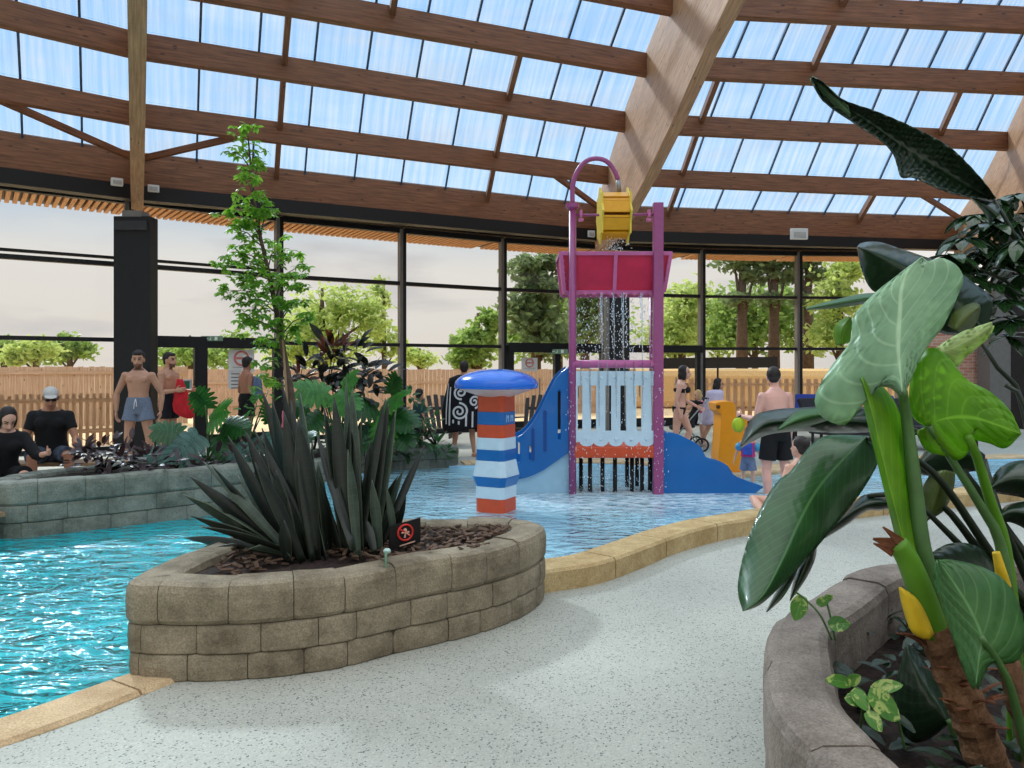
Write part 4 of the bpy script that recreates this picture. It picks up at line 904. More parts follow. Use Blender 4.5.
# ------------------------------------------------------------------ furniture
M_GRYP = mat('charcoal_slats', (64, 62, 62), .7, .1)
def adirondack(loc, rz, lab, group='slatted lawn chairs'):
    r = empty('lawn_chair', loc, rz); thing(r, lab, 'chair', group); a = MB()
    for i in range(5):
        t = (i-2)/2; b0 = V((t*.20, .22, .30)); b1 = V((t*.30, .52, 1.0-.07*t*t)); mb = MB(); mb.beam(b0, b1, .085, .02, up=V((0, -1, .4))); mb.build('back_slat', M_GRYP, r, local=True)
    for i in range(5):
        mb = MB(); y = -.3+i*.115; mb.beam((-.27, y, .36-.09*i/4), (.27, y, .36-.09*i/4), .1, .02); mb.build('seat_slat', M_GRYP, r, local=True)
    for s in (-1, 1):
        mb = MB(); mb.beam((s*.31, -.33, .56), (s*.31, .38, .54), .12, .022); mb.build('armrest', M_GRYP, r, local=True)
        mb = MB(); mb.beam((s*.29, -.3, 0), (s*.29, -.3, .55), .03, .09); mb.build('leg', M_GRYP, r, local=True)
        mb = MB(); mb.beam((s*.29, .36, 0), (s*.29, .36, .53), .03, .09); mb.build('leg', M_GRYP, r, local=True)
        mb = MB(); mb.beam((s*.26, -.34, .3), (s*.26, .4, .14), .03, .1); mb.build('side_rail', M_GRYP, r, local=True)
    mb = MB(); mb.beam((-.3, .47, .72), (.3, .47, .72), .02, .06); mb.build('back_brace', M_GRYP, r, local=True)
    return r
adirondack(((529-CX)*15.2/F, 15.2, 0), -.5, 'charcoal slatted lawn chair right of the striped mushroom')
adirondack(((443-CX)*15.2/F, 15.2, 0), .4, 'charcoal slatted lawn chair left of the spiral towel')
# sun loungers and tables at the back right, mostly behind the leaves
M_DKF = mat('dark_rattan', (46, 42, 46), .8, .2); M_BLF = mat('blue_cushion', (44, 64, 150), .7, .1)
def lounger(loc, rz, lab, m):
    r = empty('lounge_chair', loc, rz); thing(r, lab, 'lounge chair', 'lounge chairs by the right glazing')
    mb = MB(); mb.box((0, 0, .32), (.62, 1.2, .08)); mb.build('seat_frame', M_DKF, r, local=True, bevel=.01)
    mb = MB(); mb.box((0, -.02, .4), (.56, 1.1, .09)); mb.build('cushion', m, r, local=True, bevel=.03)
    mb = MB(); mb.box((0, .72, .62), (.6, .1, .72), Matrix.Rotation(-.45, 3, 'X')); mb.build('backrest', m, r, local=True, bevel=.03)
    for x in (-.27, .27):
        for y in (-.54, .54): mb = MB(); mb.tube([(x, y, 0), (x, y, .3)], .025, 8); mb.build('leg', M_DKF, r, local=True)
for px, Y, rz, m, lab in ((846, 14.4, .5, M_DKF, 'dark lounge chair behind the drooping leaves at right'), (890, 15.6, -.2, M_BLF, 'blue cushioned lounge chair behind the rolled green leaf'), (940, 14.2, .3, M_DKF, 'dark lounge chair behind the wide lime leaf'), (808, 16.6, -.4, M_BLF, 'blue cushioned lounge chair nearest the right mullion')):
    lounger(((px-CX)*Y/F, Y, 0), rz, lab, m)
# pushchair beside the walking woman
Yp = 14.3; pc = V(((683-CX)*Yp/F, Yp, 0)); PU = empty('pushchair', pc); thing(PU, 'black pushchair behind the woman in a black bikini', 'pushchair')
for dx, dy in ((-.3, -.22), (-.3, .22), (.3, -.22), (.3, .22)):
    mb = MB(); mb.tube([pc+V((dx+math.cos(a*2*PI/18)*.12, dy, .12+math.sin(a*2*PI/18)*.12)) for a in range(19)], .018, 6); w = mb.build('wheel', M_BLK, PU, smooth=True)
    mb = MB()
    for k in range(3): a = k*PI/3; mb.tube([pc+V((dx-math.cos(a)*.1, dy, .12-math.sin(a)*.1)), pc+V((dx+math.cos(a)*.1, dy, .12+math.sin(a)*.1))], .006, 5)
    mb.build('spokes', M_STEEL, w)
for s in (-.2, .2):
    mb = MB(); mb.tube([pc+V((-.3, s, .12)), pc+V((.05, s, .55)), pc+V((.42, s, .98))], .014, 8); mb.tube([pc+V((.3, s, .12)), pc+V((.0, s, .5))], .014, 8); mb.build('frame', M_STEEL, PU, smooth=True)
mb = MB(); mb.tube([pc+V((.42, -.2, .98)), pc+V((.42, .2, .98))], .018, 8); mb.build('handlebar', M_BLK, PU, smooth=True)
mb = MB(); mb.box(pc+V((-.02, 0, .45)), (.42, .36, .08), Matrix.Rotation(-.15, 3, 'Y')); mb.box(pc+V((.2, 0, .68)), (.07, .36, .5), Matrix.Rotation(.4, 3, 'Y')); mb.build('seat', mat('black_cloth', (34, 34, 38), .8), PU, bevel=.02)
mb = MB(); mb.loft([[pc+V((.2+math.cos(a)*.3*1, s, .7+math.sin(a)*.24)) for s in (-.2, .2)]+[pc+V((.2+math.cos(a)*.27, s, .7+math.sin(a)*.21)) for s in (.2, -.2)] for a in [PI*.35+PI*.6*k/8 for k in range(9)]]); mb.build('canopy', mat('black_cloth', (34, 34, 38), .8), PU)
# benches and low step at the left edge
def bench(loc, rz, w, d, h, lab, m):
    r = empty('wooden_bench', loc, rz); thing(r, lab, 'bench')
    for i in range(3): mb = MB(); mb.beam((-w/2, -d/2+d*(i+.5)/3, h-.02), (w/2, -d/2+d*(i+.5)/3, h-.02), d/3-.012, .04); mb.build('seat_plank', m, r, local=True)
    for s in (-1, 1): mb = MB(); mb.box((s*(w/2-.12), 0, (h-.04)/2), (.08, d*.85, h-.04)); mb.build('leg', M_BLK, r, local=True)
M_OAK = wood('bench_oak', (120, 92, 66), (170, 134, 98))
bench((-5.75, 9.35, 0), .15, 1.5, .42, .40, 'wooden bench under the man in the black polo', M_OAK)
bench((-5.72, 8.5, 0), .5, 1.1, .4, .26, 'low wooden bench under the person at the left edge', M_OAK)
st_ = (( -6.62)/1, 0, 0)
bench((-4.86, 6.86, -.1), -.35, .42, .3, .34, 'small wooden step at the poolside, left end of the grey green planter', M_OAK)
# ------------------------------------------------------------------ people
def bake(mb, name, voxel, mats, parent, it=3, tagf=None, shrink=0):
    """fuse overlapping closed pieces into one continuous skin (voxel remesh, then smoothing), as a plain mesh"""
    me = bpy.data.meshes.new('tmp'); me.from_pydata([tuple(v) for v in mb.v], [], mb.f)
    bm = bmesh.new(); bm.from_mesh(me); bmesh.ops.recalc_face_normals(bm, faces=bm.faces); bm.to_mesh(me); bm.free()
    t = bpy.data.objects.new('tmp', me); COL.objects.link(t)
    r = t.modifiers.new('r', 'REMESH'); r.mode = 'VOXEL'; r.voxel_size = voxel
    s = t.modifiers.new('s', 'SMOOTH'); s.factor = .5; s.iterations = it
    bpy.context.view_layer.update(); dg = bpy.context.evaluated_depsgraph_get()
    nm = bpy.data.meshes.new_from_object(t.evaluated_get(dg)); bpy.data.objects.remove(t); bpy.data.meshes.remove(me)
    nm.name = name; nm.materials.clear()
    for m in mats: nm.materials.append(m)
    for p in nm.polygons: p.use_smooth = True; p.material_index = tagf(p.center) if tagf else 0
    o = bpy.data.objects.new(name, nm); COL.objects.link(o); o.parent = parent; return o
SKIN = {k: mat('skin_'+k, c, .5, .08, 6) for k, c in dict(fair=(222, 170, 146), mid=(200, 148, 120), tan=(178, 124, 96), pink=(226, 172, 156)).items()}
LIP = mat('lips', (170, 96, 86), .45); STUB = mat('stubble', (112, 80, 64), .6, .15, 60); EYE_M = mat('eye_dark', (40, 30, 26), .3)
HAIR = {'dark': mat('hair_dark', (38, 30, 27), .6, .2), 'brown': mat('hair_brown', (74, 52, 38), .6, .2), 'blond': mat('hair_blond', (204, 168, 112), .6, .15), 'grey': mat('hair_grey', (150, 140, 134), .6, .1), 'ginger': mat('hair_ginger', (206, 110, 44), .6, .15)}
def frame(u, f):
    """columns: side, back, up — u up-ish direction, f facing direction"""
    u = V(u).normalized(); b = -V(f); b = (b-u*b.dot(u)).normalized(); s_ = b.cross(u).normalized()
    return Matrix((s_, b, u)).transposed()
def human(name, label, loc, yaw, H, skin, hair, pose=None, clothes=(), fem=0, hairstyle='short', beard=False, group=None, child=0, hip=None, extras=None):
    """loc = ground point under the hips; local frame faces -Y, own left is +X.  pose gives direction vectors of each limb piece"""
    ps = dict(lean=(0, 0, 1), head=(0, 0), aR=((-.22, .02, -1), (-.1, -.12, -1)), aL=((.22, .02, -1), (.1, -.12, -1)), lR=((-.06, 0, -1), (-.02, .05, -1)), lL=((.06, 0, -1), (.02, .05, -1)), fR=None, fL=None, hR=None, hL=None)
    ps.update(pose or {}); s = H/1.75; root = empty(name, loc, yaw); thing(root, label, 'person', group)
    hd = 1.06+.27*child                                             # children have larger heads
    th, sh, ua, fa = .43*s*(1-.12*child), .42*s*(1-.12*child), .29*s*(1-.05*child), .25*s*(1-.05*child)
    D = lambda v: V(v).normalized()
    lowest = min(-.03*s+th*D(a).z+sh*D(b).z for a, b in (ps['lR'], ps['lL']))
    pz = hip if hip is not None else .085*s-lowest
    p0 = V((0, 0, pz)); up = D(ps['lean']); Fm = frame(up, (0, -1, 0))
    B = MB(); wd = (1-.10*fem)*(1-.1*child)
    def T(x, y, z): return p0+Fm @ V((x*s, y*s, z*s))
    rows = [(-.11, .085, .075, .0), (-.07, .145, .105, .005), (0, .165+.012*fem, .118, .01), (.06, .158, .112, .005), (.13, .138-.016*fem, .098, 0), (.20, .136-.014*fem, .096, 0), (.29, .152, .106+.004*fem, 0), (.37, .168, .112+.012*fem, -.002), (.43, .176, .106, .0), (.475, .150, .090, .006), (.51, .10, .074, .012), (.545, .066, .062, .012)]
    def ringrow(z, a, b, y, g=0, n=20):
        return [T(math.cos(2*PI*k/n)*(a*wd+g)*(1 if abs(math.cos(2*PI*k/n)) < .9 else 1.0), y+math.sin(2*PI*k/n)*(b+g), z) for k in range(n)]
    B.loft([ringrow(*r) for r in rows])
    if not fem and not child:
        for sx in (-1, 1): B.ell(T(sx*.075, -.085, .385), (.07*s, .03*s, .05*s), Fm)
    if fem and not child:
        for sx in (-1, 1): B.ell(T(sx*.075, -.095, .35), (.062*s, .055*s, .06*s), Fm)
    # head
    hy, hp = ps['head']; neck0 = T(0, .012, .49); Hm = Fm @ Matrix.Rotation(hy, 3, 'Z') @ Matrix.Rotation(hp, 3, 'X')
    hc = T(0, -.008, .672 if not child else .70)+Hm @ V((0, -.02*s, 0))
    def Hh(x, y, z): return hc+Hm @ V((x*s*hd, y*s*hd, z*s*hd))
    B.tube([neck0, T(0, .005, .58), Hh(0, .02, -.05)], [.062*s*wd, .053*s*wd, .055*s*wd], 12)
    B.ell(Hh(0, .01, .02), (.074*s*hd, .095*s*hd, .1*s*hd), Hm, 18, 12)                # skull
    B.ell(Hh(0, -.035, -.05), (.056*s*hd, .058*s*hd, .068*s*hd), Hm, 14, 10)           # face and jaw
    B.ell(Hh(0, -.07, -.092), (.026*s*hd, .02*s*hd, .018*s*hd), Hm, 10, 8)             # chin
    B.tube([Hh(0, -.088, .012), Hh(0, -.112, -.026), Hh(0, -.092, -.038)], [.009*s*hd, .015*s*hd, .012*s*hd], 8)   # nose
    B.ell(Hh(0, -.088, -.062), (.024*s*hd, .012*s*hd, .011*s*hd), Hm, 10, 6)           # mouth
    for sx in (-1, 1): B.ell(Hh(sx*.076, .012, -.012), (.010*s*hd, .02*s*hd, .032*s*hd), Hm, 8, 8)
    # arms and hands
    J = {}
    for sd, k in ((-1, 'R'), (1, 'L')):
        a, b = ps['a'+k]; S0 = T(sd*.175*wd, .005, .435); E = S0+D(a)*ua; Wr = E+D(b)*fa; J['S'+k], J['E'+k], J['W'+k] = S0, E, Wr
        m_ = (.92 if fem else 1)*(1-.1*child)*s
        B.ell(S0, (.062*m_, .058*m_, .06*m_))
        B.tube([S0, S0.lerp(E, .35), S0.lerp(E, .7), E, E.lerp(Wr, .25), E.lerp(Wr, .7), Wr], [x*m_ for x in (.056, .052, .044, .039, .042, .032, .026)], 12)
        hdv = D(ps['h'+k] or b); side = D((0, -1, 0)) if abs(hdv.y) < .8 else D((0, 0, 1))
        side = (side-hdv*side.dot(hdv)).normalized(); pn = hdv.cross(side).normalized()*(sd)            # palm normal towards the body
        hl = .18*s*(1-.1*child); pc = Wr+hdv*hl*.28
        R = Matrix((side, pn, hdv)).transposed(); B.ell(pc, (.040*m_, .019*m_, .056*s), R, 12, 8)
        for q in range(4):
            o0 = Wr+hdv*hl*.44+side*((1.5-q)*.0205*m_); ln = hl*(.48, .55, .52, .40)[q]; c = .25+.07*q
            p1 = o0+(hdv*math.cos(c)-pn*math.sin(c)*-1*1)*ln*.45*1; p2 = p1+(hdv*math.cos(c*2.2)+pn*math.sin(c*2.2))*ln*.32; p3 = p2+(hdv*math.cos(c*3)+pn*math.sin(c*3))*ln*.23
            B.tube([o0-hdv*.02*s, p1, p2, p3], [.0105*m_, .0098*m_, .009*m_, .0078*m_], 8)
        t0 = Wr+hdv*hl*.12+side*.028*m_; t1 = t0+(hdv*.6+side*.75+pn*.2).normalized()*hl*.26; t2 = t1+(hdv*.9+side*.3+pn*.3).normalized()*hl*.18
        B.tube([t0, t1, t2], [.014*m_, .011*m_, .008*m_], 8)
    # legs and feet
    for sd, k in ((-1, 'R'), (1, 'L')):
        a, b = ps['l'+k]; h0 = T(sd*.088, 0, -.03); K = h0+D(a)*th; A = K+D(b)*sh; J['H'+k], J['K'+k], J['A'+k] = h0, K, A
        m_ = s*(1+.04*fem)*(1-.08*child); bk = (K-h0).cross(V((1, 0, 0))); calf = V((0, .016*s, 0))
        B.tube([h0+D(a)*-.03*s, h0.lerp(K, .3), h0.lerp(K, .7), K, K.lerp(A, .3)+calf, K.lerp(A, .65)+calf*.5, A], [x*m_ for x in (.088, .082, .066, .054, .057, .043, .034)], 14)
        fd = D(ps['f'+k] or (sd*.22, -1, 0)); fd = V((fd.x, fd.y, fd.z)); an = A
        B.tube([an-fd*.055*s+V((0, 0, -.045*s)), an+V((0, 0, -.035*s)), an+fd*.09*s+V((0, 0, -.05*s)), an+fd*.165*s+V((0, 0, -.066*s))], [(.03*s, .034*s), (.034*s, .045*s), (.038*s, .03*s), (.03*s, .016*s)], 12, ref=(1, 0, 0))
        for q in range(5): tt = an+fd*(.17-.010*q)*s+fd.cross(V((0, 0, 1)))*sd*((q-2)*.0145*s)+V((0, 0, -.07*s)); B.ell(tt+fd*.012*s, (.0085*s, .02*s, .009*s) if abs(fd.y) > .5 else (.02*s, .0085*s, .009*s), seg=8, rows=6)
    eyes = [Hh(sx*.031, -.082, .012) for sx in (-1, 1)]; brows = [Hh(sx*.032, -.086, .034) for sx in (-1, 1)]; mo = Hh(0, -.1, -.062)
    Hi = Hm.inverted()
    def tagf(c):
        for e_ in eyes:
            q = Hi @ (c-e_)
            if abs(q.x) < .014*s*hd and abs(q.z) < .007*s*hd and abs(q.y) < .03*s: return 1
        for e_ in brows:
            q = Hi @ (c-e_)
            if abs(q.x) < .02*s*hd and abs(q.z) < .006*s*hd and abs(q.y) < .03*s: return 3
        q = Hi @ (c-mo)
        if abs(q.x) < .022*s*hd and abs(q.z) < .008*s*hd and abs(q.y) < .02*s: return 2
        if beard:
            q = Hi @ (c-hc)
            if q.y < -.02*s and q.z < -.048*s*hd and q.z > -.14*s*hd: return 4
        return 0
    bo = bake(B, 'body', .0062*max(.75, s), [SKIN[skin], EYE_M, LIP, HAIR[hair], STUB], root, 2, tagf)
    # hair
    if hairstyle:
        h = MB(); h.ell(Hh(0, .028, .036), (.081*s*hd, .092*s*hd, .098*s*hd), Hm, 18, 12)
        if hairstyle == 'short': h.ell(Hh(0, -.03, .085), (.06*s*hd, .05*s*hd, .036*s*hd), Hm); h.ell(Hh(0, .06, -.03), (.06*s*hd, .045*s*hd, .05*s*hd), Hm)
        if hairstyle == 'crop': h = MB(); h.ell(Hh(0, .035, .02), (.078*s*hd, .085*s*hd, .088*s*hd), Hm, 18, 12)
        if hairstyle == 'bob':
            h.ell(Hh(0, .055, -.05), (.085*s*hd, .06*s*hd, .11*s*hd), Hm)
            for sx in (-1, 1): h.ell(Hh(sx*.068, .0, -.04), (.02*s*hd, .05*s*hd, .1*s*hd), Hm)
        if hairstyle == 'bun': h.ell(Hh(0, .10, .05), (.05*s*hd, .045*s*hd, .05*s*hd), Hm); h.ell(Hh(0, .06, -.03), (.065*s*hd, .05*s*hd, .05*s*hd), Hm)
        bake(h, 'hair', .007*s, [HAIR[hair]], root, 3)
    ctx = dict(T=T, ring=ringrow, rows=rows, J=J, s=s, root=root, Hh=Hh, Hm=Hm, Fm=Fm, wd=wd, hd=hd, pz=pz)
    for cl in clothes: cl(ctx)
    return ctx
def shorts(m, leg=.5, flare=.022, top=.13, nm='swim_shorts', cord=None):
    def f(c):
        mb = MB(); s = c['s']; rr = [(z, a, b, y) for z, a, b, y in c['rows'] if -.12 <= z <= top]
        rr = [(rr[0][0], .13, .1, 0)]+rr[1:]
        mb.loft([c['ring'](z, a, b, y, .014) for z, a, b, y in rr])
        for k in 'RL':
            h, K = c['J']['H'+k], c['J']['K'+k]; e = h.lerp(K, leg); mb.tube([h-(K-h).normalized()*.05*s, h.lerp(e, .35), h.lerp(e, .75), e], [.098*s, .102*s, (.094+flare*.6)*s, (.088+flare)*s], 16)
        o = bake(mb, nm, .011, [m], c['root'], 2)
        if cord:
            q = MB(); a = c['T'](0, -.13, top-.02); q.tube([a, c['T'](-.012, -.145, top-.08), c['T'](-.018, -.15, top-.16)], .006, 6); q.tube([a, c['T'](.014, -.145, top-.07), c['T'](.02, -.15, top-.13)], .006, 6); q.build('drawstring', cord, o, local=True)
    return f
def top(m, lo=.02, hi=.49, sleeve=.62, nm='shirt', g=.014, loose=.02):
    def f(c):
        mb = MB(); s = c['s']; rr = [(z, a+loose*(1 if z < .3 else .4), b+loose*(1 if z < .3 else .5), y) for z, a, b, y in c['rows'] if lo <= z <= hi]
        mb.loft([c['ring'](z, a, b, y, g) for z, a, b, y in rr])
        for sx in (-1, 1): mb.ell(c['T'](sx*.075, -.098, .365), (.085*s, .062*s, .085*s), c['Fm'])
        if sleeve:
            for k in 'RL':
                S0, E = c['J']['S'+k], c['J']['E'+k]; mb.ell(S0, (.078*s, .072*s, .072*s)); e = S0.lerp(E, min(1, sleeve)); mb.tube([S0, S0.lerp(e, .5), e], [.072*s, .066*s, .062*s], 14)
                if sleeve > 1: mb.tube([E, E.lerp(c['J']['W'+k], sleeve-1)], [.058*s, .046*s], 12)
        bake(mb, nm, .011, [m], c['root'], 2)
    return f
def bikini(m):
    def f(c):
        s = c['s']; mb = MB(); mb.loft([c['ring'](z, a, b, y, .010) for z, a, b, y in ((.30, .152, .122, -.002), (.34, .16, .145, -.004), (.375, .166, .128, -.002))]); 
        for sx in (-1, 1): mb.ell(c['T'](sx*.075, -.104, .352), (.064*s, .06*s, .058*s), c['Fm'])
        for sx in (-1, 1): mb.tube([c['T'](sx*.08, -.14, .39), c['T'](sx*.07, -.09, .47), c['T'](sx*.03, .05, .525)], .009*s, 6)
        bake(mb, 'bikini_top', .009, [m], c['root'], 1)
        mb = MB(); mb.loft([c['ring'](z, a, b, y, .010) for z, a, b, y in ((-.12, .05, .07, 0), (-.075, .14, .105, .005), (0, .178, .118, .01), (.035, .172, .115, .006))]); bake(mb, 'bikini_bottom', .009, [m], c['root'], 1)
    return f
def glasses(c):
    mb = MB(); s = c['s']
    for sx in (-1, 1): mb.ell(c['Hh'](sx*.033, -.096, .012), (.027*s, .01*s, .018*s), c['Hm'], 12, 6); mb.tube([c['Hh'](sx*.058, -.085, .016), c['Hh'](sx*.082, .0, .012)], .004*s, 6)
    mb.tube([c['Hh'](-.02, -.1, .016), c['Hh'](.02, -.1, .016)], .005*s, 6); mb.build('sunglasses', M_BLK, c['root'], local=True)
def cap(m):
    def f(c):
        s = c['s']; mb = MB(); mb.ell(c['Hh'](0, .014, .05), (.084*s, .104*s, .078*s), c['Hm'], 16, 10); mb.ell(c['Hh'](0, -.085, .05), (.07*s, .06*s, .012*s), c['Hm'], 14, 6); bake(mb, 'cap', .007, [m], c['root'], 2)
    return f
def bracelet(k, m):
    def f(c): E, Wr = c['J']['E'+k], c['J']['W'+k]; mb = MB(); mb.tube([Wr.lerp(E, .06), Wr.lerp(E, .13)], .034*c['s'], 12); mb.build('watch', m, c['root'], local=True)
    return f
C_NAVY = mat('navy_cloth', (24, 24, 34), .8, .15); C_BLACK = mat('black_knit', (18, 18, 20), .85, .15); C_GREY = mat('heather_grey', (118, 128, 146), .85, .18, 60)
C_TEAL = mat('teal_cloth', (40, 76, 80), .85, .15); C_PINK = mat('pink_cloth', (222, 112, 136), .8, .15); C_WHITE = mat('white_cloth', (224, 220, 222), .85, .06); C_PLAID = mat('plaid_cloth', (70, 78, 92), .85, .6, 22); C_KHAKI = mat('khaki', (150, 130, 100), .85, .1)
C_LILAC = mat('lilac_towel', (214, 200, 222), .9, .1); C_HOT = mat('hot_pink', (226, 52, 120), .6, .1); C_BLUEV = mat('blue_panel', (64, 96, 190), .6, .35, 9); C_AQUA = mat('aqua_float', (70, 160, 200), .6, .2); C_DENIM = mat('grey_blue', (120, 134, 160), .85, .15)
def gx(px, Y, z=0): return V(((px-CX)*Y/F, Y, z))

# man leaning on the black column, grey shorts
m1 = human('person', 'bare-chested man in grey shorts leaning on the wide black column', gx(138.5, 11.2), .16, 1.80, 'mid', 'dark', dict(head=(.12, .18), aR=((-.5, .12, -1), (.02, -.12, -1)), aL=((.52, .1, -1), (-.05, -.1, -1)), lR=((-.1, -.08, -1), (0, .1, -1)), lL=((.16, -.1, -1), (.04, .08, -1))), (shorts(C_GREY, .42, .03, cord=C_WHITE),), beard=True)
# man in profile with the red towel
m2 = human('person', 'bare-chested man in profile in dark shorts holding a red towel', gx(168.5, 12.9), 1.35, 1.80, 'mid', 'dark', dict(head=(.05, .05), aR=((-.12, -.1, -1), (.1, -1, .12)), aL=((.14, -.2, -1), (-.1, -1, .05))), (shorts(C_NAVY, .6, .02),), beard=True)
def cloth_hang(name, label, topp, pts, m, cat='towel'):
    """hanging folded cloth: gathered at the top, fuller below"""
    mb = MB(); rings = []
    for (dx, dz, a, b) in pts:
        ring = []
        for k in range(28):
            t = 2*PI*k/28; rr = 1+.22*math.sin(5*t+dz*7)+.1*math.sin(9*t); ring.append(topp+V((dx+math.cos(t)*a*rr, math.sin(t)*b*rr, dz)))
        rings.append(ring)
    mb.loft(rings); o = mb.build(name, m, smooth=True); return thing(o, label, cat)
hp = P(180, 381.5, 12.75)
cloth_hang('towel', 'red towel hanging from the hands of the man in profile', hp, [(-.01, .04, .04, .05), (0, -.04, .06, .06), (.02, -.2, .1, .08), (.04, -.38, .14, .1), (.09, -.5, .15, .1), (.13, -.58, .10, .07), (.16, -.62, .03, .03)], mat('red_towel', (206, 40, 48), .9, .12, 8, bump=.4))
# man seen from behind at the glass doors
m3 = human('person', 'bare-backed man in black shorts with dark hair at the glass doors', gx(246.5, 13.9), 2.35, 1.745, 'tan', 'dark', dict(head=(.45, .12), aR=((-.2, .15, -1), (.25, -.8, -.15)), aL=((.22, .05, -1), (-.25, -.9, .0)), ), (shorts(C_BLACK, .6, .02),))
cloth_hang('towel', 'greyish blue towel held by the bare-backed man at the doors', P(257, 379, 13.75), [(0, .05, .05, .05), (0, -.1, .08, .07), (0, -.25, .09, .07), (-.03, -.36, .05, .05)], mat('slate_towel', (98, 112, 140), .9, .15, 8))
# seated man in black polo
m4 = human('person', 'seated man in a black polo with cap and sunglasses', gx(51, 9.35), .42, 1.78, 'tan', 'grey', dict(lean=(.02, -.20, 1), head=(.15, .2), aR=((-.3, -.15, -1), (.38, -.9, -.25)), aL=((.35, -.35, -1), (.12, -1, -.32)), lR=((-.12, -1, .0), (.02, -.04, -1)), lL=((.34, -1, .02), (.06, -.02, -1))), (top(C_BLACK, .0, .52, .6, 'polo_shirt', .014, .02), shorts(C_PLAID, .85, .012, .1, 'shorts'), glasses, cap(mat('grey_cap', (196, 190, 184), .8, .05)), bracelet('R', M_STEEL)), hip=.53, hairstyle='crop')
# person at the left edge
m5 = human('person', 'seated person in black at the left edge of the picture', gx(3, 8.4), .55, 1.70, 'fair', 'dark', dict(lean=(.08, -.35, 1), head=(.3, .45), aR=((-.25, -.3, -1), (.4, -.8, -.5)), aL=((.55, -.5, -.8), (.35, -.9, .2)), lR=((-.1, -1, .1), (0, -.05, -1)), lL=((.3, -1, .1), (.05, -.05, -1))), (top(C_BLACK, -.05, .52, 1.5, 'cardigan'), shorts(C_BLACK, 1, .01, .1, 'trousers')), hip=.40, fem=1, hairstyle='bob')
# towel wearer
m6 = human('person', 'person seen from behind wrapped in a black towel with white spirals', gx(464, 13.3), PI-.15, 1.66, 'mid', 'dark', dict(head=(.2, .1), aR=((-.2, -.25, -1), (.35, -.85, .1)), aL=((.2, -.25, -1), (-.35, -.85, .1)), lR=((-.14, 0, -1), (-.1, .02, -1)), lL=((.14, 0, -1), (.1, .02, -1))), (shorts(C_NAVY, .5, .01),), hairstyle='short')
bt = V((m6['root'].location.x, m6['root'].location.y, 0)); TWL = empty('towel', bt+V((0, 0, .45))); thing(TWL, 'black towel with white spirals draped over the shoulders', 'towel')
def tw_r(z):
    t = (1.37-z)/(1.37-.47); return (.25+.13*min(1, t*1.6)-.02*t*t, .18+.08*t)
def tw_p(u, z, g=0):
    """u in metres across the back, 0 = spine; viewer side is -Y"""
    a, b = tw_r(z); ang = max(-1.9, min(1.9, u/a)); return bt+V((math.sin(ang)*(a+g)-.03*(1.37-z)*.5, -math.cos(ang)*(b+g)+.0, z))
mb = MB(); rows_ = []
for i in range(19):
    z = 1.37-.9*i/18+(0); r = []
    for k in range(33):
        ang = -2.0+4.0*k/32; a, b = tw_r(z); w = 1+.03*math.sin(ang*6+z*3)*min(1, i/6)
        zz = z+.03*math.sin(k*.4)*(i/18)-(.10*(k/32) if i > 14 else 0)*0; r.append(bt+V((math.sin(ang)*a*w-.03*(1.37-z)*.5, -math.cos(ang)*b*w, zz)))
    rows_.append(r)
mb.loft([[p*1 for p in r] for r in [[bt+V((math.sin(-2+4*k/32)*.10, -math.cos(-2+4*k/32)*.08, 1.43)) for k in range(33)]]+rows_], cap=False, close=False)
mb.build('cloth', mat('black_towel', (20, 20, 24), .95, .2, 30), TWL, smooth=True, thick=.012)
pt = MB(); BW = .034
def ribbon(path, w):
    """flat strip lying on the towel; path of (u, z)"""
    n = len(path)
    for s0 in range(n-1):
        (u0, z0), (u1, z1) = path[s0], path[s0+1]; du, dz = u1-u0, z1-z0; L = math.hypot(du, dz) or 1; nu, nz = -dz/L*w/2, du/L*w/2
        q = [tw_p(u0+nu, z0+nz, .016), tw_p(u0-nu, z0-nz, .016), tw_p(u1-nu*1, z1-nz, .016), tw_p(u1+nu, z1+nz, .016)]; pt.add(q+[p+V((0, .012, 0)) for p in q], [(0, 1, 2, 3), (7, 6, 5, 4), (0, 4, 5, 1), (1, 5, 6, 2), (2, 6, 7, 3), (3, 7, 4, 0)])
def spiral(cu, cz, R, turns, sgn, ph):
    ribbon([(cu+sgn*math.cos(ph+t*2*PI*turns/40)*R*(.12+.88*t/40), cz+math.sin(ph+t*2*PI*turns/40)*R*(.12+.88*t/40)) for t in range(41)], BW)
M_PRT = mat('white_print', (214, 212, 210), .9, .04)
def flush_p():
    global pt
    pt.build('printed_motif', M_PRT, TWL); pt = MB()
for a_ in ((-.04, 1.13, .12, 1.7, 1, .5), (.20, .97, .115, 1.7, -1, .2), (-.06, .80, .15, 1.9, 1, 2.2)): spiral(*a_); flush_p()
for u, z0, z1 in ((-.31, 1.28, .58), (-.235, 1.22, .56), (.06, .78, .55), (.17, .80, .53), (-.16, .66, .60), (-.06, .64, .58)): ribbon([(u+(z0-z)*.0, z) for z in [z0+(z1-z0)*k/8 for k in range(9)]], BW*.9); flush_p()
# children behind the planters
m7 = human('person', 'dark haired child in a teal shirt behind the low far planter', gx(419, 13.1), 2.2, 1.19, 'mid', 'dark', dict(head=(.5, .1)), (top(C_TEAL, .0, .49, .7), shorts(C_NAVY, .7)), child=.6)
m8 = human('person', 'small dark haired child in pink between the tree stem and planters', gx(287, 13.0), 2.0, 1.06, 'mid', 'dark', {}, (top(C_PINK, -.05, .49, .6), shorts(C_NAVY, .6)), child=.8, fem=.4)
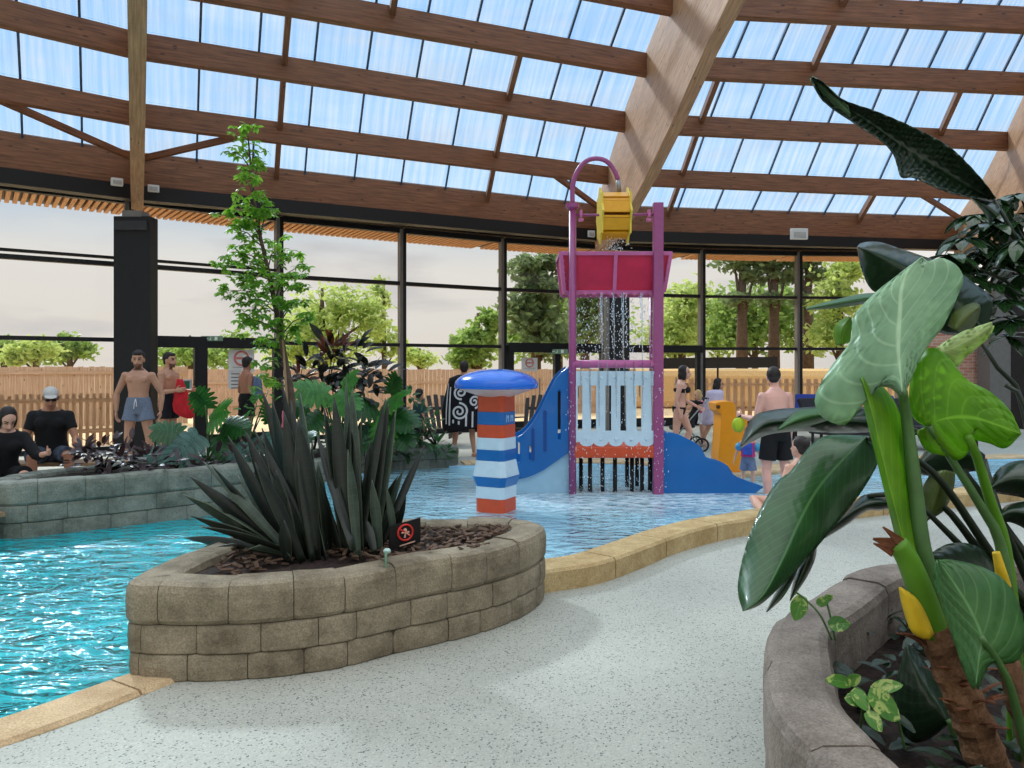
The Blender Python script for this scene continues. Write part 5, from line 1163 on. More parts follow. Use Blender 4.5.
# woman in a black bikini striding right
m9 = human('person', 'woman with dark bob in a black bikini walking right behind the tower', gx(679.5, 12.9), 1.2, 1.60, 'fair', 'dark', dict(lean=(0, -.1, 1), head=(.0, .0), aR=((-.15, .25, -1), (0, -.25, -1)), aL=((.15, -.1, -1), (0, -.8, -.4)), lR=((-.05, .12, -1), (0, .3, -1)), lL=((.05, -.45, -1), (0, .25, -1))), (bikini(C_BLACK),), fem=1, hairstyle='bob')
# girl in a lilac towel and blond child in pink
m10 = human('person', 'dark haired girl with a pale lilac towel over her shoulders', gx(713, 14.6), 1.3, 1.36, 'mid', 'dark', dict(lean=(0, -.16, 1), head=(0, .1), aR=((-.2, -.3, -1), (.1, -1, .2)), aL=((.2, -.3, -1), (-.1, -1, .2)), lR=((-.05, .3, -1), (0, .45, -1)), lL=((.05, -.3, -1), (0, .1, -1))), (shorts(C_NAVY, .4),), child=.35, fem=.6, hairstyle='bob')
r0 = m10['root'].location; mb = MB(); rings = []
for i in range(13):
    z = 1.10-.62*i/12; a = .16+.03*i/12; b = .19+.05*i/12; rings.append([r0+V((.0+math.cos(t)*a*(1+.05*math.sin(6*t+i*.4))+.10*(z-.5)-.02, math.sin(t)*b, z+.02*math.sin(3*t)*(i/12))) for t in [PI*.28+PI*1.5*k/26 for k in range(27)]])
mb.loft([[r0+V((.09+math.cos(t)*.06, math.sin(t)*.07, 1.14)) for t in [PI*.28+PI*1.5*k/26 for k in range(27)]]]+rings, cap=False, close=False)
thing(mb.build('towel', C_LILAC, smooth=True, thick=.012), 'pale lilac towel around the dark haired girl', 'towel')
m11 = human('person', 'blond child in a pink top and white skirt reaching to the pushchair', gx(702.5, 15.4), -1.4, 1.12, 'fair', 'blond', dict(lean=(0, -.2, 1), head=(0, .1), aR=((-.2, -.9, -.5), (0, -1, -.5)), aL=((.2, -.8, -.6), (0, -1, -.4))), (top(C_PINK, .1, .49, .4), shorts(C_WHITE, .55, .05, .13, 'skirt')), child=.7, fem=.5, hairstyle='bob')
# man with his back to us
m12 = human('person', 'broad bare-backed man in black swim shorts standing in the shallow water', gx(776, 9.6, WZ-.22), PI+.25, 1.80, 'pink', 'dark', dict(lean=(0, -.06, 1), head=(-.55, .25), aR=((-.2, .02, -1), (-.05, -.3, -1)), aL=((.25, -.1, -1), (.15, -.95, .1)), lR=((-.1, -.02, -1), (0, .06, -1)), lL=((.1, -.02, -1), (0, .06, -1))), (shorts(C_BLACK, .72, .018),), beard=True)
wl = m12['root'].matrix_basis if False else None
def world(c, p): r = c['root']; return Matrix.Rotation(r.rotation_euler[2], 4, 'Z') @ p + r.location if False else (Matrix.Rotation(r.rotation_euler[2], 3, 'Z') @ p)+r.location
hand = world(m12, m12['J']['WL']); bg_ = empty('bag', hand+V((-.05, 0, -.12))); thing(bg_, 'lime green bag in the hand of the bare-backed man', 'bag')
mb = MB(); c = hand+V((-.05, 0, -.11)); mb.ell(c, (.085, .07, .10), seg=14, rows=10); mb.build('pouch', mat('lime_bag', (178, 204, 40), .6, .1), bg_, smooth=True)
mb = MB(); mb.tube([c+V((.04, 0, .08)), hand+V((-.02, 0, .01)), c+V((-.04, 0, .08))], .01, 6); mb.build('strap', M_BLK, bg_, smooth=True)
# toddler in a float vest
m13 = human('person', 'toddler in a pink and blue float vest wading by the orange slide', gx(748, 10.4, WZ-.10), PI-.35, .90, 'fair', 'ginger', dict(lean=(0, -.05, 1), head=(.3, .1), aR=((-.5, -.1, -1), (-.2, -.3, -1)), aL=((.5, .1, -1), (.3, -.1, -1)), lR=((-.12, .18, -1), (0, .2, -1)), lL=((.12, -.2, -1), (0, .1, -1))), (shorts(C_DENIM, .75, .03), top(C_HOT, .06, .47, 0, 'float_vest', .03, .03)), child=1.0)
cx = m13; mb = MB(); mb.box(cx['T'](0, .17, .27), (.13, .05, .16)); mb.build('back_panel', C_BLUEV, cx['root'], local=True, bevel=.012)
for k in 'RL':
    S0, E = cx['J']['S'+k], cx['J']['E'+k]; mb = MB(); mb.tube([S0.lerp(E, .15), S0.lerp(E, .5), S0.lerp(E, .85)], [.045, .058, .042], 12); mb.build('arm_float', C_AQUA, cx['root'], smooth=True, local=True)
# woman sitting in the water, bun
m14 = human('person', 'woman with a dark bun sitting in the shallow water behind the banana leaf', gx(797, 8.6, WZ-.28), PI+.35, 1.66, 'fair', 'dark', dict(lean=(0, .1, 1), head=(.1, .1), aR=((-.25, .1, -1), (-.1, -.4, -1)), aL=((.45, .0, -1), (.1, -.5, -.8)), lR=((-.15, -1, .1), (0, -.5, -1)), lL=((.7, -.55, .12), (.2, .7, -.3))), (bikini(mat('dark_red_cloth', (96, 34, 40), .8)),), fem=1, hairstyle='bun', hip=.33)
# ------------------------------------------------------------------ plants
def bladeleaf(name, c, c2, vein, rough=.35, freq=26, slant=.5, transl=.3, stripe=.35, margin=None, coat=.0, spots=None):
    """leaf skin: side veins from the leaf's own UV (u across -1..1, v along), midrib, mottling"""
    if name in MATS: return MATS[name]
    m = bpy.data.materials.new(name); m.use_nodes = True; t = m.node_tree; b = t.nodes['Principled BSDF']; b.inputs['Roughness'].default_value = rough; b.inputs['Coat Weight'].default_value = coat
    uv = N(t, 'ShaderNodeUVMap'); sp = N(t, 'ShaderNodeSeparateXYZ'); t.links.new(uv.outputs[0], sp.inputs[0])
    ab = N(t, 'ShaderNodeMath', operation='ABSOLUTE'); t.links.new(sp.outputs['X'], ab.inputs[0])
    ma = N(t, 'ShaderNodeMath', operation='MULTIPLY_ADD'); ma.inputs[1].default_value = -slant; t.links.new(ab.outputs[0], ma.inputs[0]); t.links.new(sp.outputs['Y'], ma.inputs[2])
    mu = N(t, 'ShaderNodeMath', operation='MULTIPLY'); mu.inputs[1].default_value = freq; t.links.new(ma.outputs[0], mu.inputs[0])
    sn = N(t, 'ShaderNodeMath', operation='SINE'); t.links.new(mu.outputs[0], sn.inputs[0])
    mr = N(t, 'ShaderNodeMapRange'); mr.inputs[1].default_value = .86; mr.inputs[2].default_value = 1.0; mr.inputs[3].default_value = 0; mr.inputs[4].default_value = stripe; t.links.new(sn.outputs[0], mr.inputs[0])
    rb = N(t, 'ShaderNodeMapRange'); rb.inputs[1].default_value = .02; rb.inputs[2].default_value = .05; rb.inputs[3].default_value = .75; rb.inputs[4].default_value = 0; t.links.new(ab.outputs[0], rb.inputs[0])
    mxx = N(t, 'ShaderNodeMath', operation='MAXIMUM'); t.links.new(mr.outputs[0], mxx.inputs[0]); t.links.new(rb.outputs[0], mxx.inputs[1])
    tc = N(t, 'ShaderNodeTexCoord'); no = N(t, 'ShaderNodeTexNoise'); no.inputs['Scale'].default_value = 9; no.inputs['Detail'].default_value = 5; t.links.new(tc.outputs['Object'], no.inputs['Vector'])
    r = N(t, 'ShaderNodeValToRGB'); r.color_ramp.elements[0].position = .35; r.color_ramp.elements[1].position = .65; r.color_ramp.elements[0].color = lin(c); r.color_ramp.elements[1].color = lin(c2); t.links.new(no.outputs['Fac'], r.inputs[0])
    col = r.outputs[0]
    if spots:
        n2 = N(t, 'ShaderNodeTexNoise'); n2.inputs['Scale'].default_value = 28; n2.inputs['Detail'].default_value = 3; n2.inputs['Distortion'].default_value = 1.2; t.links.new(tc.outputs['Object'], n2.inputs['Vector'])
        q = N(t, 'ShaderNodeMapRange'); q.inputs[1].default_value = .52; q.inputs[2].default_value = .58; t.links.new(n2.outputs['Fac'], q.inputs[0])
        mq = N(t, 'ShaderNodeMix', data_type='RGBA'); mq.inputs[7].default_value = lin(spots); t.links.new(q.outputs[0], mq.inputs[0]); t.links.new(col, mq.inputs[6]); col = mq.outputs[2]
    mx = N(t, 'ShaderNodeMix', data_type='RGBA'); mx.inputs[7].default_value = lin(vein); t.links.new(mxx.outputs[0], mx.inputs[0]); t.links.new(col, mx.inputs[6]); col = mx.outputs[2]
    if margin:
        mg = N(t, 'ShaderNodeMapRange'); mg.inputs[1].default_value = .9; mg.inputs[2].default_value = .97; t.links.new(ab.outputs[0], mg.inputs[0])
        m3 = N(t, 'ShaderNodeMix', data_type='RGBA'); m3.inputs[7].default_value = lin(margin); t.links.new(mg.outputs[0], m3.inputs[0]); t.links.new(col, m3.inputs[6]); col = m3.outputs[2]
    t.links.new(col, b.inputs['Base Color'])
    tr = N(t, 'ShaderNodeBsdfTranslucent'); sc_ = N(t, 'ShaderNodeMix', data_type='RGBA', blend_type='MULTIPLY'); sc_.inputs[0].default_value = 1; sc_.inputs[7].default_value = (1.5, 1.6, .7, 1); t.links.new(col, sc_.inputs[6]); t.links.new(sc_.outputs[2], tr.inputs[0])
    ms = N(t, 'ShaderNodeMixShader'); ms.inputs[0].default_value = transl; o = t.nodes['Material Output']; t.links.new(b.outputs[0], ms.inputs[1]); t.links.new(tr.outputs[0], ms.inputs[2]); t.links.new(ms.outputs[0], o.inputs[0])
    MATS[name] = m; return m

def bigleaf(name, root, m, mid, left, right, Y, n=34, nc=7, rip=.010, freq=30, slant=.5, curl=.10, edge=.0, thick=.003, sag=0.0):
    """a large leaf as a curved sheet: midrib and both margins given at their own distances (Y at base -> Y at tip),
    side veins pressed into the surface, margins curling away"""
    Y0, Y1 = Y if isinstance(Y, (tuple, list)) else (Y, Y)
    def line(pts):
        q = smooth_path([V((x, y, 0)) for x, y in pts], n); return q
    M_, L_, R_ = line(mid), line(left), line(right); mb = MB(); vs = []; uvs = []
    for i in range(n):
        t = i/(n-1); Yt_ = Y0+(Y1-Y0)*t; row = []
        for j in range(-nc, nc+1):
            s = j/nc; a = abs(s); E_ = L_[i] if s < 0 else R_[i]; px = M_[i].x+(E_.x-M_[i].x)*a; py = M_[i].y+(E_.y-M_[i].y)*a
            dy = curl*(a**1.6)+rip*math.sin((t-slant*a)*freq)*min(1, a*2.2)*(1-.2*a)+edge*math.sin(t*19+s)*a*a+sag*math.sin(t*PI)
            vs.append(P(px, py, Yt_+dy)); uvs.append((s, t))
    w = 2*nc+1; fs = []; fu = []
    for i in range(n-1):
        for j in range(w-1):
            f = (i*w+j, i*w+j+1, (i+1)*w+j+1, (i+1)*w+j); fs.append(f); fu.append([uvs[k] for k in f])
    mb.add(vs, fs, fu); return mb.build(name, m, root, smooth=True, thick=thick, fixn=False)
def strip_leaf(mb, base, d, up, L, W, droop=0.0, n=6, shape=None, fold=.15, tw=0.0):
    """small leaf as a folded three-rail sheet with UVs"""
    base = V(base); d = V(d).normalized(); up = V(up); up = (up-d*up.dot(d)); up = up.normalized() if up.length > 1e-4 else d.orthogonal().normalized()
    sd = d.cross(up).normalized(); vs = []; p = base.copy(); dd = d.copy(); st = L/n
    for i in range(n+1):
        t = i/n; w = W*.5*(shape(t) if shape else max(.03, math.sin(PI*min(1, t*.92+.06))**.8))
        u2 = sd.cross(dd).normalized(); s2 = (sd*math.cos(tw*t)+u2*math.sin(tw*t)); u3 = s2.cross(dd).normalized()
        vs += [p-s2*w+u3*(fold*w), p.copy(), p+s2*w+u3*(fold*w)]
        dd = (dd+V((0, 0, -droop/n))).normalized(); p = p+dd*st
    fs = []; uv = []
    for i in range(n):
        for k in (0, 1):
            a = i*3+k; fs.append((a, a+1, a+4, a+3)); u = (-1, 0, 1); uv.append([(u[k], i/n), (u[k+1], i/n), (u[k+1], (i+1)/n), (u[k], (i+1)/n)])
    mb.add(vs, fs, uv)
def pal(name, *a, **k): return bladeleaf(name, *a, **k)
L_PALE = pal('leaf_pale', (112, 150, 112), (134, 172, 132), (176, 204, 168), .42, freq=44, slant=.55, transl=.28)
L_LIME = pal('leaf_lime', (96, 146, 22), (120, 168, 34), (150, 190, 70), .45, freq=40, slant=.5, transl=.5)
L_CREAM = pal('leaf_cream', (150, 172, 104), (182, 198, 136), (204, 214, 164), .5, freq=60, slant=.5, transl=.4)
L_MIDG = pal('leaf_mid', (48, 92, 40), (62, 112, 52), (104, 150, 92), .4, freq=40, slant=.5, transl=.25)
L_DARK = pal('leaf_dark', (18, 38, 22), (28, 52, 30), (50, 78, 52), .3, freq=70, slant=.35, transl=.12, coat=.2)
L_BAN = pal('leaf_banana', (34, 74, 36), (46, 92, 48), (94, 136, 84), .34, freq=120, slant=.3, transl=.2, stripe=.25, coat=.25)
L_OLIVE = pal('leaf_olive', (70, 88, 30), (92, 108, 44), (110, 124, 60), .45, freq=70, transl=.35)
STK_G = mat('stalk_green', (92, 142, 36), .45, .15, 6, transl=.2); STK_D = mat('stalk_dark', (30, 40, 26), .4, .2); STK_Y = mat('stalk_yellow', (206, 172, 32), .5, .15); STK_M = mat('stalk_mid', (70, 104, 54), .45, .15)
TRK = stone('banana_trunk', (66, 44, 30), (140, 104, 74)); TRK2 = mat('sheath_brown', (104, 60, 34), .8, .35, 12, bump=.6)

# --- the tall elephant ear in the right planter
EE = empty('elephant_ear', P(985, 768, 2.35)*1); EE.location.z = .24; thing(EE, 'tall elephant ear with scarred trunk and pale and lime leaves in the right planter', 'plant')
tp = smooth_path([V((1.62, 2.33, .2)), P(1008, 800, 2.34), P(990, 768, 2.35), (P(972, 720, 2.36)), P(952, 672, 2.38), P(934, 628, 2.4)], 40); mb = MB(); rr = []
rings = []
for i, p in enumerate(tp):
    r = .064-.018*i/39+(.006 if i % 5 < 2 else 0); d = (tp[min(i+1, 39)]-tp[max(i-1, 0)]).normalized(); a = d.orthogonal().normalized(); b_ = d.cross(a)
    rings.append([p+(a*math.cos(2*PI*k/20)+b_*math.sin(2*PI*k/20))*(r+mnoise.noise(V((k*.6, i*.35, 3)))*.010) for k in range(20)])
mb.loft(rings); mb.build('trunk', TRK, EE)
mb = MB(); rnd = random.Random(3)
for k in range(26):
    t = .55+.45*rnd.random(); p = tp[int(t*39)]; a = rnd.random()*6.28; o = V((math.cos(a)*.042, math.sin(a)*.036-.014, 0)); strip_leaf(mb, p+o, V((math.cos(a)*.5, math.sin(a)*.5, .6)), o, .05+rnd.random()*.06, .035, .9, 4)
mb.build('bark_sheath', TRK2, EE, thick=.003, fixn=False)
def stalk(root, pts, r, m, name='stalk', root_at=None):
    q = smooth_path(([V(root_at)] if root_at else [])+[P(*p) for p in pts], 24); r0, r1 = r; mb = MB(); mb.tube(q, [r0+(r1-r0)*i/23 for i in range(24)], 12); return mb.build(name, m, root, smooth=True)
stalk(EE, [(934, 634, 2.40), (922, 596, 2.39), (908, 560, 2.38), (896, 542, 2.37)], (.046, .032), STK_G)
stalk(EE, [(937, 630, 2.42), (932, 590, 2.43), (921, 545, 2.43), (914, 480, 2.43), (908, 430, 2.42), (904, 400, 2.38), (903, 391, 2.33)], (.036, .013), STK_M)
mb = MB()
for (x, y), (x2, y2), w in (((896, 545), (873, 537), .045), ((900, 542), (886, 528), .03), ((893, 552), (880, 545), .03)): strip_leaf(mb, P(x, y, 2.36), P(x2, y2, 2.34)-P(x, y, 2.36), (0, -1, 0), .085, w, .1, 4, lambda t: 1-.85*t)
mb.build('dried_tip', TRK2, EE, thick=.006, fixn=False)
bigleaf('stalk_flap', EE, STK_Y, [(930, 638), (918, 625), (910, 600), (900, 588)], [(928, 640), (912, 632), (902, 605), (899, 587)], [(934, 634), (925, 612), (915, 597), (900, 587)], 2.33, n=12, nc=3, rip=0, curl=.02)
bigleaf('leaf', EE, L_PALE, [(902, 392), (900, 366), (899, 353), (899, 335), (900, 310), (901, 290), (908, 270), (922, 257)],
        [(901, 396), (884, 386), (862, 396), (847, 424), (822, 417), (815, 398), (829, 370), (850, 342), (854, 316), (873, 295), (899, 274), (922, 257)],
        [(905, 394), (914, 372), (925, 350), (943, 326), (958, 295), (963, 279), (957, 266), (941, 258), (930, 263), (922, 257)], (2.30, 2.52), n=44, nc=9, rip=.011, freq=46, curl=.06, edge=.008)
bigleaf('rolled_leaf', EE, L_LIME, [(934, 632), (920, 585), (905, 545), (893, 500), (882, 455), (872, 412), (862, 378)], [(930, 630), (912, 585), (898, 545), (888, 505), (877, 460), (866, 415), (859, 376)],
        [(938, 630), (930, 590), (922, 550), (914, 505), (908, 460), (900, 415), (884, 388), (863, 374)], 2.36, n=34, nc=7, rip=.006, freq=36, curl=.13)
bigleaf('leaf', EE, L_LIME, [(929, 426), (940, 420), (958, 417), (978, 419), (1000, 426), (1021, 434)], [(929, 428), (914, 418), (909, 398), (913, 372), (928, 348), (946, 355), (966, 379), (990, 392), (1010, 411), (1021, 434)],
        [(928, 428), (917, 432), (926, 450), (945, 456), (958, 460), (968, 452), (966, 440), (985, 442), (1005, 448), (1021, 434)], (2.48, 2.40), n=40, nc=8, rip=.009, freq=40, curl=.05)
bigleaf('leaf', EE, L_CREAM, [(938, 352), (950, 349), (966, 341), (980, 333), (992, 325)], [(936, 348), (948, 340), (962, 332), (976, 327), (992, 322)], [(940, 356), (948, 362), (957, 367), (965, 358), (978, 347), (990, 336), (994, 326)], 2.62, n=22, nc=5, curl=.04, edge=.012)
stalk(EE, [(1012, 640, 2.56), (1001, 547, 2.56), (980, 505, 2.54), (955, 465, 2.52), (929, 426, 2.48)], (.028, .010), STK_M, root_at=(1.72, 2.55, .2))
stalk(EE, [(1014, 640, 2.6), (1005, 548, 2.6), (990, 500, 2.56), (978, 460, 2.5), (968, 436, 2.44)], (.03, .013), STK_G, root_at=(1.74, 2.62, .2))
stalk(EE, [(1004, 586, 2.55), (1000, 568, 2.53), (996, 552, 2.53)], (.022, .012), STK_Y, 'stalk_sheath')
# --- second, low elephant ear
E2 = empty('elephant_ear', (1.55, 2.55, .24)); thing(E2, 'low elephant ear with a broad hanging green leaf at the right edge', 'plant')
bigleaf('leaf', E2, L_MIDG, [(976, 684), (979, 655), (981, 636), (970, 610), (955, 585), (940, 563)], [(974, 690), (966, 676), (955, 645), (944, 612), (934, 582), (936, 559)],
        [(978, 690), (990, 664), (1004, 664), (1018, 660), (1025, 640), (1020, 608), (1006, 582), (984, 568), (958, 561), (938, 559)], (2.12, 2.22), n=34, nc=8, rip=.008, freq=36, curl=.05)
stalk(E2, [(1014, 700, 2.2), (1000, 665, 2.17), (981, 637, 2.13)], (.018, .008), STK_M, root_at=(1.6, 2.3, .2))
bigleaf('leaf', E2, L_DARK, [(948, 722), (938, 705), (925, 685), (912, 662), (906, 645)], [(946, 726), (930, 738), (912, 742), (898, 722), (895, 690), (903, 655), (906, 643)], [(950, 722), (947, 705), (938, 686), (926, 664), (908, 643)], (2.5, 2.62), n=24, nc=6, rip=.006, curl=.05)
stalk(E2, [(965, 755, 2.5), (948, 720, 2.5)], (.013, .008), STK_M, root_at=(1.62, 2.5, .2))
bigleaf('leaf', E2, L_DARK, [(1000, 590), (975, 575), (950, 562), (930, 556)], [(1004, 600), (970, 590), (945, 580), (928, 565), (930, 555)], [(1002, 580), (985, 552), (965, 543), (945, 545), (932, 553)], (2.9, 2.75), n=24, nc=6, rip=.008, curl=.05)
mb = MB(); tq = smooth_path([V((1.72, 2.4, .18)), P(1040, 770, 2.41), P(1030, 735, 2.42), P(1014, 690, 2.45), P(1008, 650, 2.5)], 20); mb.tube(tq, [.045-.001*i+(.005 if i % 4 < 2 else 0) for i in range(20)], 14); mb.build('trunk', TRK, E2)

# --- bird-of-paradise / banana clump
BN = empty('banana_plant', (2.35, 3.1, .24)); thing(BN, 'large banana plant with long dark leaves leaning over the path from the right', 'plant')
for pts in ([(1040, 640, 3.0), (985, 545, 2.95), (930, 470, 2.85), (868, 438, 2.72)], [(1050, 630, 3.1), (1000, 520, 3.1), (945, 450, 3.15), (905, 425, 3.2)], [(1060, 560, 3.3), (1024, 412, 3.4), (1000, 372, 3.4), (980, 340, 3.42)], [(1062, 580, 3.2), (1030, 425, 3.25), (1005, 385, 3.3)],
            [(1065, 520, 3.7), (1045, 320, 3.75), (1022, 250, 3.8), (994, 200, 3.82)], [(1040, 660, 3.0), (995, 580, 2.95), (960, 545, 2.9), (920, 505, 2.85)], [(1050, 620, 3.0), (1010, 540, 3.0), (990, 480, 3.05), (985, 460, 3.1)], [(1045, 650, 3.05), (1000, 575, 3.0), (935, 500, 2.98), (868, 496, 2.95)]):
    stalk(BN, pts[1:], (.026, .009), STK_D, root_at=(2.35+.12*math.sin(len(BN.children)*2.1), 3.05+.1*math.cos(len(BN.children)*2.1), .2))
bigleaf('leaf', BN, L_BAN, [(866, 437), (846, 456), (818, 488), (800, 520), (782, 560), (763, 595), (743, 611)], [(868, 436), (826, 436), (807, 450), (790, 472), (779, 480), (764, 502), (748, 540), (738, 585), (743, 611)],
        [(868, 438), (876, 441), (880, 457), (861, 492), (826, 536), (793, 573), (762, 603), (743, 611)], (2.72, 2.30), n=60, nc=9, rip=.007, freq=130, slant=.3, curl=.09, edge=.01)
bigleaf('leaf', BN, L_DARK, [(893, 503), (875, 503), (855, 510), (838, 522), (824, 535)], [(894, 500), (883, 495), (862, 496), (844, 515), (824, 536)], [(895, 507), (880, 510), (866, 511), (846, 525), (825, 538)], (2.95, 2.8), n=24, nc=5, rip=.006, freq=60)
bigleaf('leaf', BN, L_DARK, [(814, 540), (808, 558), (800, 578), (790, 600)], [(810, 540), (802, 560), (794, 580), (790, 601)], [(817, 541), (815, 558), (806, 578), (790, 601)], 2.6, n=18, nc=3, rip=.004)
bigleaf('leaf', BN, L_DARK, [(797, 560), (788, 578), (778, 595), (767, 612)], [(793, 562), (783, 580), (772, 600), (766, 612)], [(800, 562), (793, 580), (782, 598), (767, 612)], 2.55, n=18, nc=3, rip=.004)
bigleaf('leaf', BN, L_DARK, [(994, 200), (968, 186), (932, 164), (898, 143), (866, 120), (836, 100), (812, 79)], [(992, 200), (966, 197), (941, 190), (914, 178), (901, 177), (894, 156), (881, 141), (852, 122), (822, 100), (811, 77)],
        [(996, 198), (980, 177), (951, 148), (917, 129), (878, 112), (842, 99), (823, 82), (812, 77)], (3.82, 3.45), n=90, nc=8, rip=.022, freq=105, slant=.25, curl=-.12, edge=.015)
bigleaf('leaf_underside', BN, L_PALE, [(850, 113), (836, 101), (822, 88), (811, 78)], [(852, 121), (834, 110), (820, 97), (810, 79)], [(848, 106), (838, 96), (824, 83), (812, 76)], (3.5, 3.42), n=16, nc=4, rip=.002, curl=-.03)
bigleaf('leaf', BN, L_DARK, [(998, 216), (990, 210), (978, 202), (966, 194)], [(990, 224), (985, 214), (974, 202), (966, 193)], [(1002, 206), (994, 200), (982, 196), (967, 193)], 3.75, n=14, nc=4, rip=.004)
bigleaf('leaf', BN, L_DARK, [(984, 330), (960, 305), (930, 282), (895, 262), (858, 247)], [(984, 333), (950, 335), (925, 325), (893, 298), (872, 290), (862, 270), (857, 247)], [(988, 326), (992, 300), (975, 284), (950, 266), (925, 257), (898, 248), (878, 242), (862, 243), (857, 247)], (3.42, 3.1), n=44, nc=8, rip=.008, freq=90, curl=.10)
bigleaf('leaf', BN, L_OLIVE, [(955, 330), (965, 318), (978, 308)], [(948, 326), (954, 312), (972, 303), (980, 305)], [(962, 333), (974, 326), (980, 312), (980, 306)], 3.05, n=12, nc=4, rip=.003)
bigleaf('leaf', BN, L_MIDG, [(884, 297), (862, 300), (835, 304), (806, 309)], [(884, 293), (862, 294), (835, 300), (806, 308)], [(884, 301), (862, 304), (835, 308), (806, 310)], (3.3, 3.0), n=18, nc=3, rip=.003, curl=.2)
bigleaf('leaf', BN, L_LIME, [(842, 345), (843, 335), (846, 325), (850, 318)], [(836, 345), (834, 332), (838, 322), (850, 317)], [(850, 342), (851, 332), (852, 324), (851, 317)], 3.3, n=12, nc=4, rip=.003)
bigleaf('leaf', BN, L_DARK, [(905, 425), (870, 422), (835, 420), (795, 422), (765, 424), (741, 446)], [(905, 421), (870, 408), (835, 406), (800, 408), (773, 410), (752, 418), (740, 446)], [(905, 430), (870, 432), (835, 433), (800, 431), (770, 434), (755, 440), (741, 448)], (3.2, 2.9), n=40, nc=6, rip=.012, freq=60, curl=.12, edge=.02)
bigleaf('leaf', BN, L_MIDG, [(830, 414), (812, 416), (795, 421), (778, 430)], [(830, 410), (812, 409), (795, 413), (777, 430)], [(831, 419), (815, 424), (798, 428), (779, 431)], 2.86, n=16, nc=4, rip=.004)
bigleaf('leaf', BN, L_DARK, [(985, 462), (960, 450), (935, 450), (915, 470)], [(990, 470), (965, 472), (940, 476), (916, 474)], [(985, 455), (962, 440), (938, 440), (914, 466)], (3.1, 2.95), n=20, nc=5, rip=.006)
bigleaf('leaf', BN, L_OLIVE, [(945, 470), (940, 485), (933, 502), (928, 520)], [(932, 472), (922, 490), (921, 508), (927, 522)], [(955, 472), (953, 490), (944, 510), (930, 519)], 2.9, n=18, nc=5, rip=.004)
bigleaf('leaf', BN, L_DARK, [(1030, 480), (1015, 478), (1000, 482), (988, 490)], [(1030, 460), (1012, 462), (998, 470), (987, 488)], [(1032, 500), (1016, 496), (1002, 494), (988, 492)], 3.0, n=16, nc=5, rip=.005)
bigleaf('leaf', BN, L_DARK, [(1040, 520), (1022, 512), (1008, 512), (996, 520)], [(1040, 500), (1022, 502), (1006, 506), (996, 518)], [(1040, 540), (1024, 528), (1010, 522), (997, 522)], 2.9, n=16, nc=5, rip=.005)
# --- glossy dark foliage at the top right (umbrella plant)
def palmate(mb, c, d, up, n, L, W, droop=.6, spread=1.9):
    d = V(d).normalized(); up = V(up).normalized(); s_ = d.cross(up).normalized()
    for i in range(n):
        a = (i-(n-1)/2)*spread*2/n; q = d*math.cos(a)+s_*math.sin(a); strip_leaf(mb, c, q, up, L*(.8+.3*random.random()), W, droop, 5)
UP = empty('umbrella_plant', (2.75, 3.55, .24)); thing(UP, 'glossy dark umbrella plant reaching in at the upper right corner', 'plant')
L_GLOS = pal('leaf_glossy', (26, 52, 24), (40, 74, 34), (70, 100, 60), .25, freq=20, transl=.2, coat=.3)
mb = MB(); rnd = random.Random(11); random.seed(12); stem = MB()
for px, py, Y in ((990, 225, 3.9), (965, 238, 3.9), (1005, 205, 3.95), (1018, 222, 3.9), (950, 255, 3.85), (985, 250, 3.9), (1012, 250, 3.9), (975, 215, 4.0), (1022, 275, 3.8), (990, 285, 3.85), (965, 275, 3.9), (1005, 300, 3.8), (940, 272, 3.85), (1020, 195, 4.0), (1010, 320, 3.8), (1020, 240, 3.7)):
    c = P(px, py, Y); d = V((rnd.gauss(-.4, .5), rnd.gauss(-.3, .4), rnd.gauss(-.1, .4))); palmate(mb, c, d, V((0, 0, 1)), 7, .19, .07, .9, 2.4)
    palmate(mb, c+V((.05, .1, -.08)), -d+V((0, 0, .3)), V((0, 0, 1)), 6, .17, .065, .9, 2.4)
    stem.tube([P(1060, 330, 3.95), P((px+1060)/2, (py+330)/2-12, Y), c], [.012, .008, .004], 6)
mb.build('foliage', L_GLOS, UP, thick=.002, fixn=False); stem.tube(smooth_path([V((2.75, 3.55, .2)), P(1072, 470, 3.75), P(1062, 400, 3.9), P(1060, 330, 3.95)], 20), .02, 8); stem.build('stem', STK_D, UP, smooth=True)
# --- variegated pothos on the rim and ground cover in the right planter
L_VAR = pal('leaf_variegated', (64, 118, 40), (86, 140, 50), (120, 160, 80), .4, freq=20, transl=.25, spots=(168, 184, 104))
heart = lambda t: (1.05*math.sin(PI*(t*.85+.13))**.8 if t < .9 else .3)*(1 if t < .99 else .15)
def pothos(lab, leaves, stems):
    r = empty('pothos_vine', P(*leaves[0][0])); thing(r, lab, 'plant', 'pothos vines on the stone rim')
    for (px, py, Y), (tx, ty), L, W in leaves:
        mb = MB(); b_ = P(px, py, Y); strip_leaf(mb, b_, P(tx, ty, Y-.03)-b_, (0, -.75, .66), L*.8, W*.75, .35, 8, heart, .12); mb.build('leaf', L_VAR, r, thick=.002, fixn=False)
    for pts in stems:
        mb = MB(); mb.tube(smooth_path([P(*p) for p in pts], 16), .0042, 6); mb.build('stem', STK_M, r, smooth=True)
pothos('small variegated pothos sprig resting on the far part of the right stone rim', [((803, 596, 3.05), (792, 622), .13, .085), ((818, 605, 3.0), (830, 594), .07, .05), ((825, 600, 3.0), (836, 591), .05, .035), ((829, 626, 2.95), (848, 620), .10, .08), ((796, 593, 3.06), (790, 589), .04, .025)], [[(832, 640, 2.98), (820, 615, 3.0), (806, 600, 3.04), (796, 592, 3.06)], [(835, 640, 2.98), (830, 615, 2.98), (826, 601, 3.0)]])
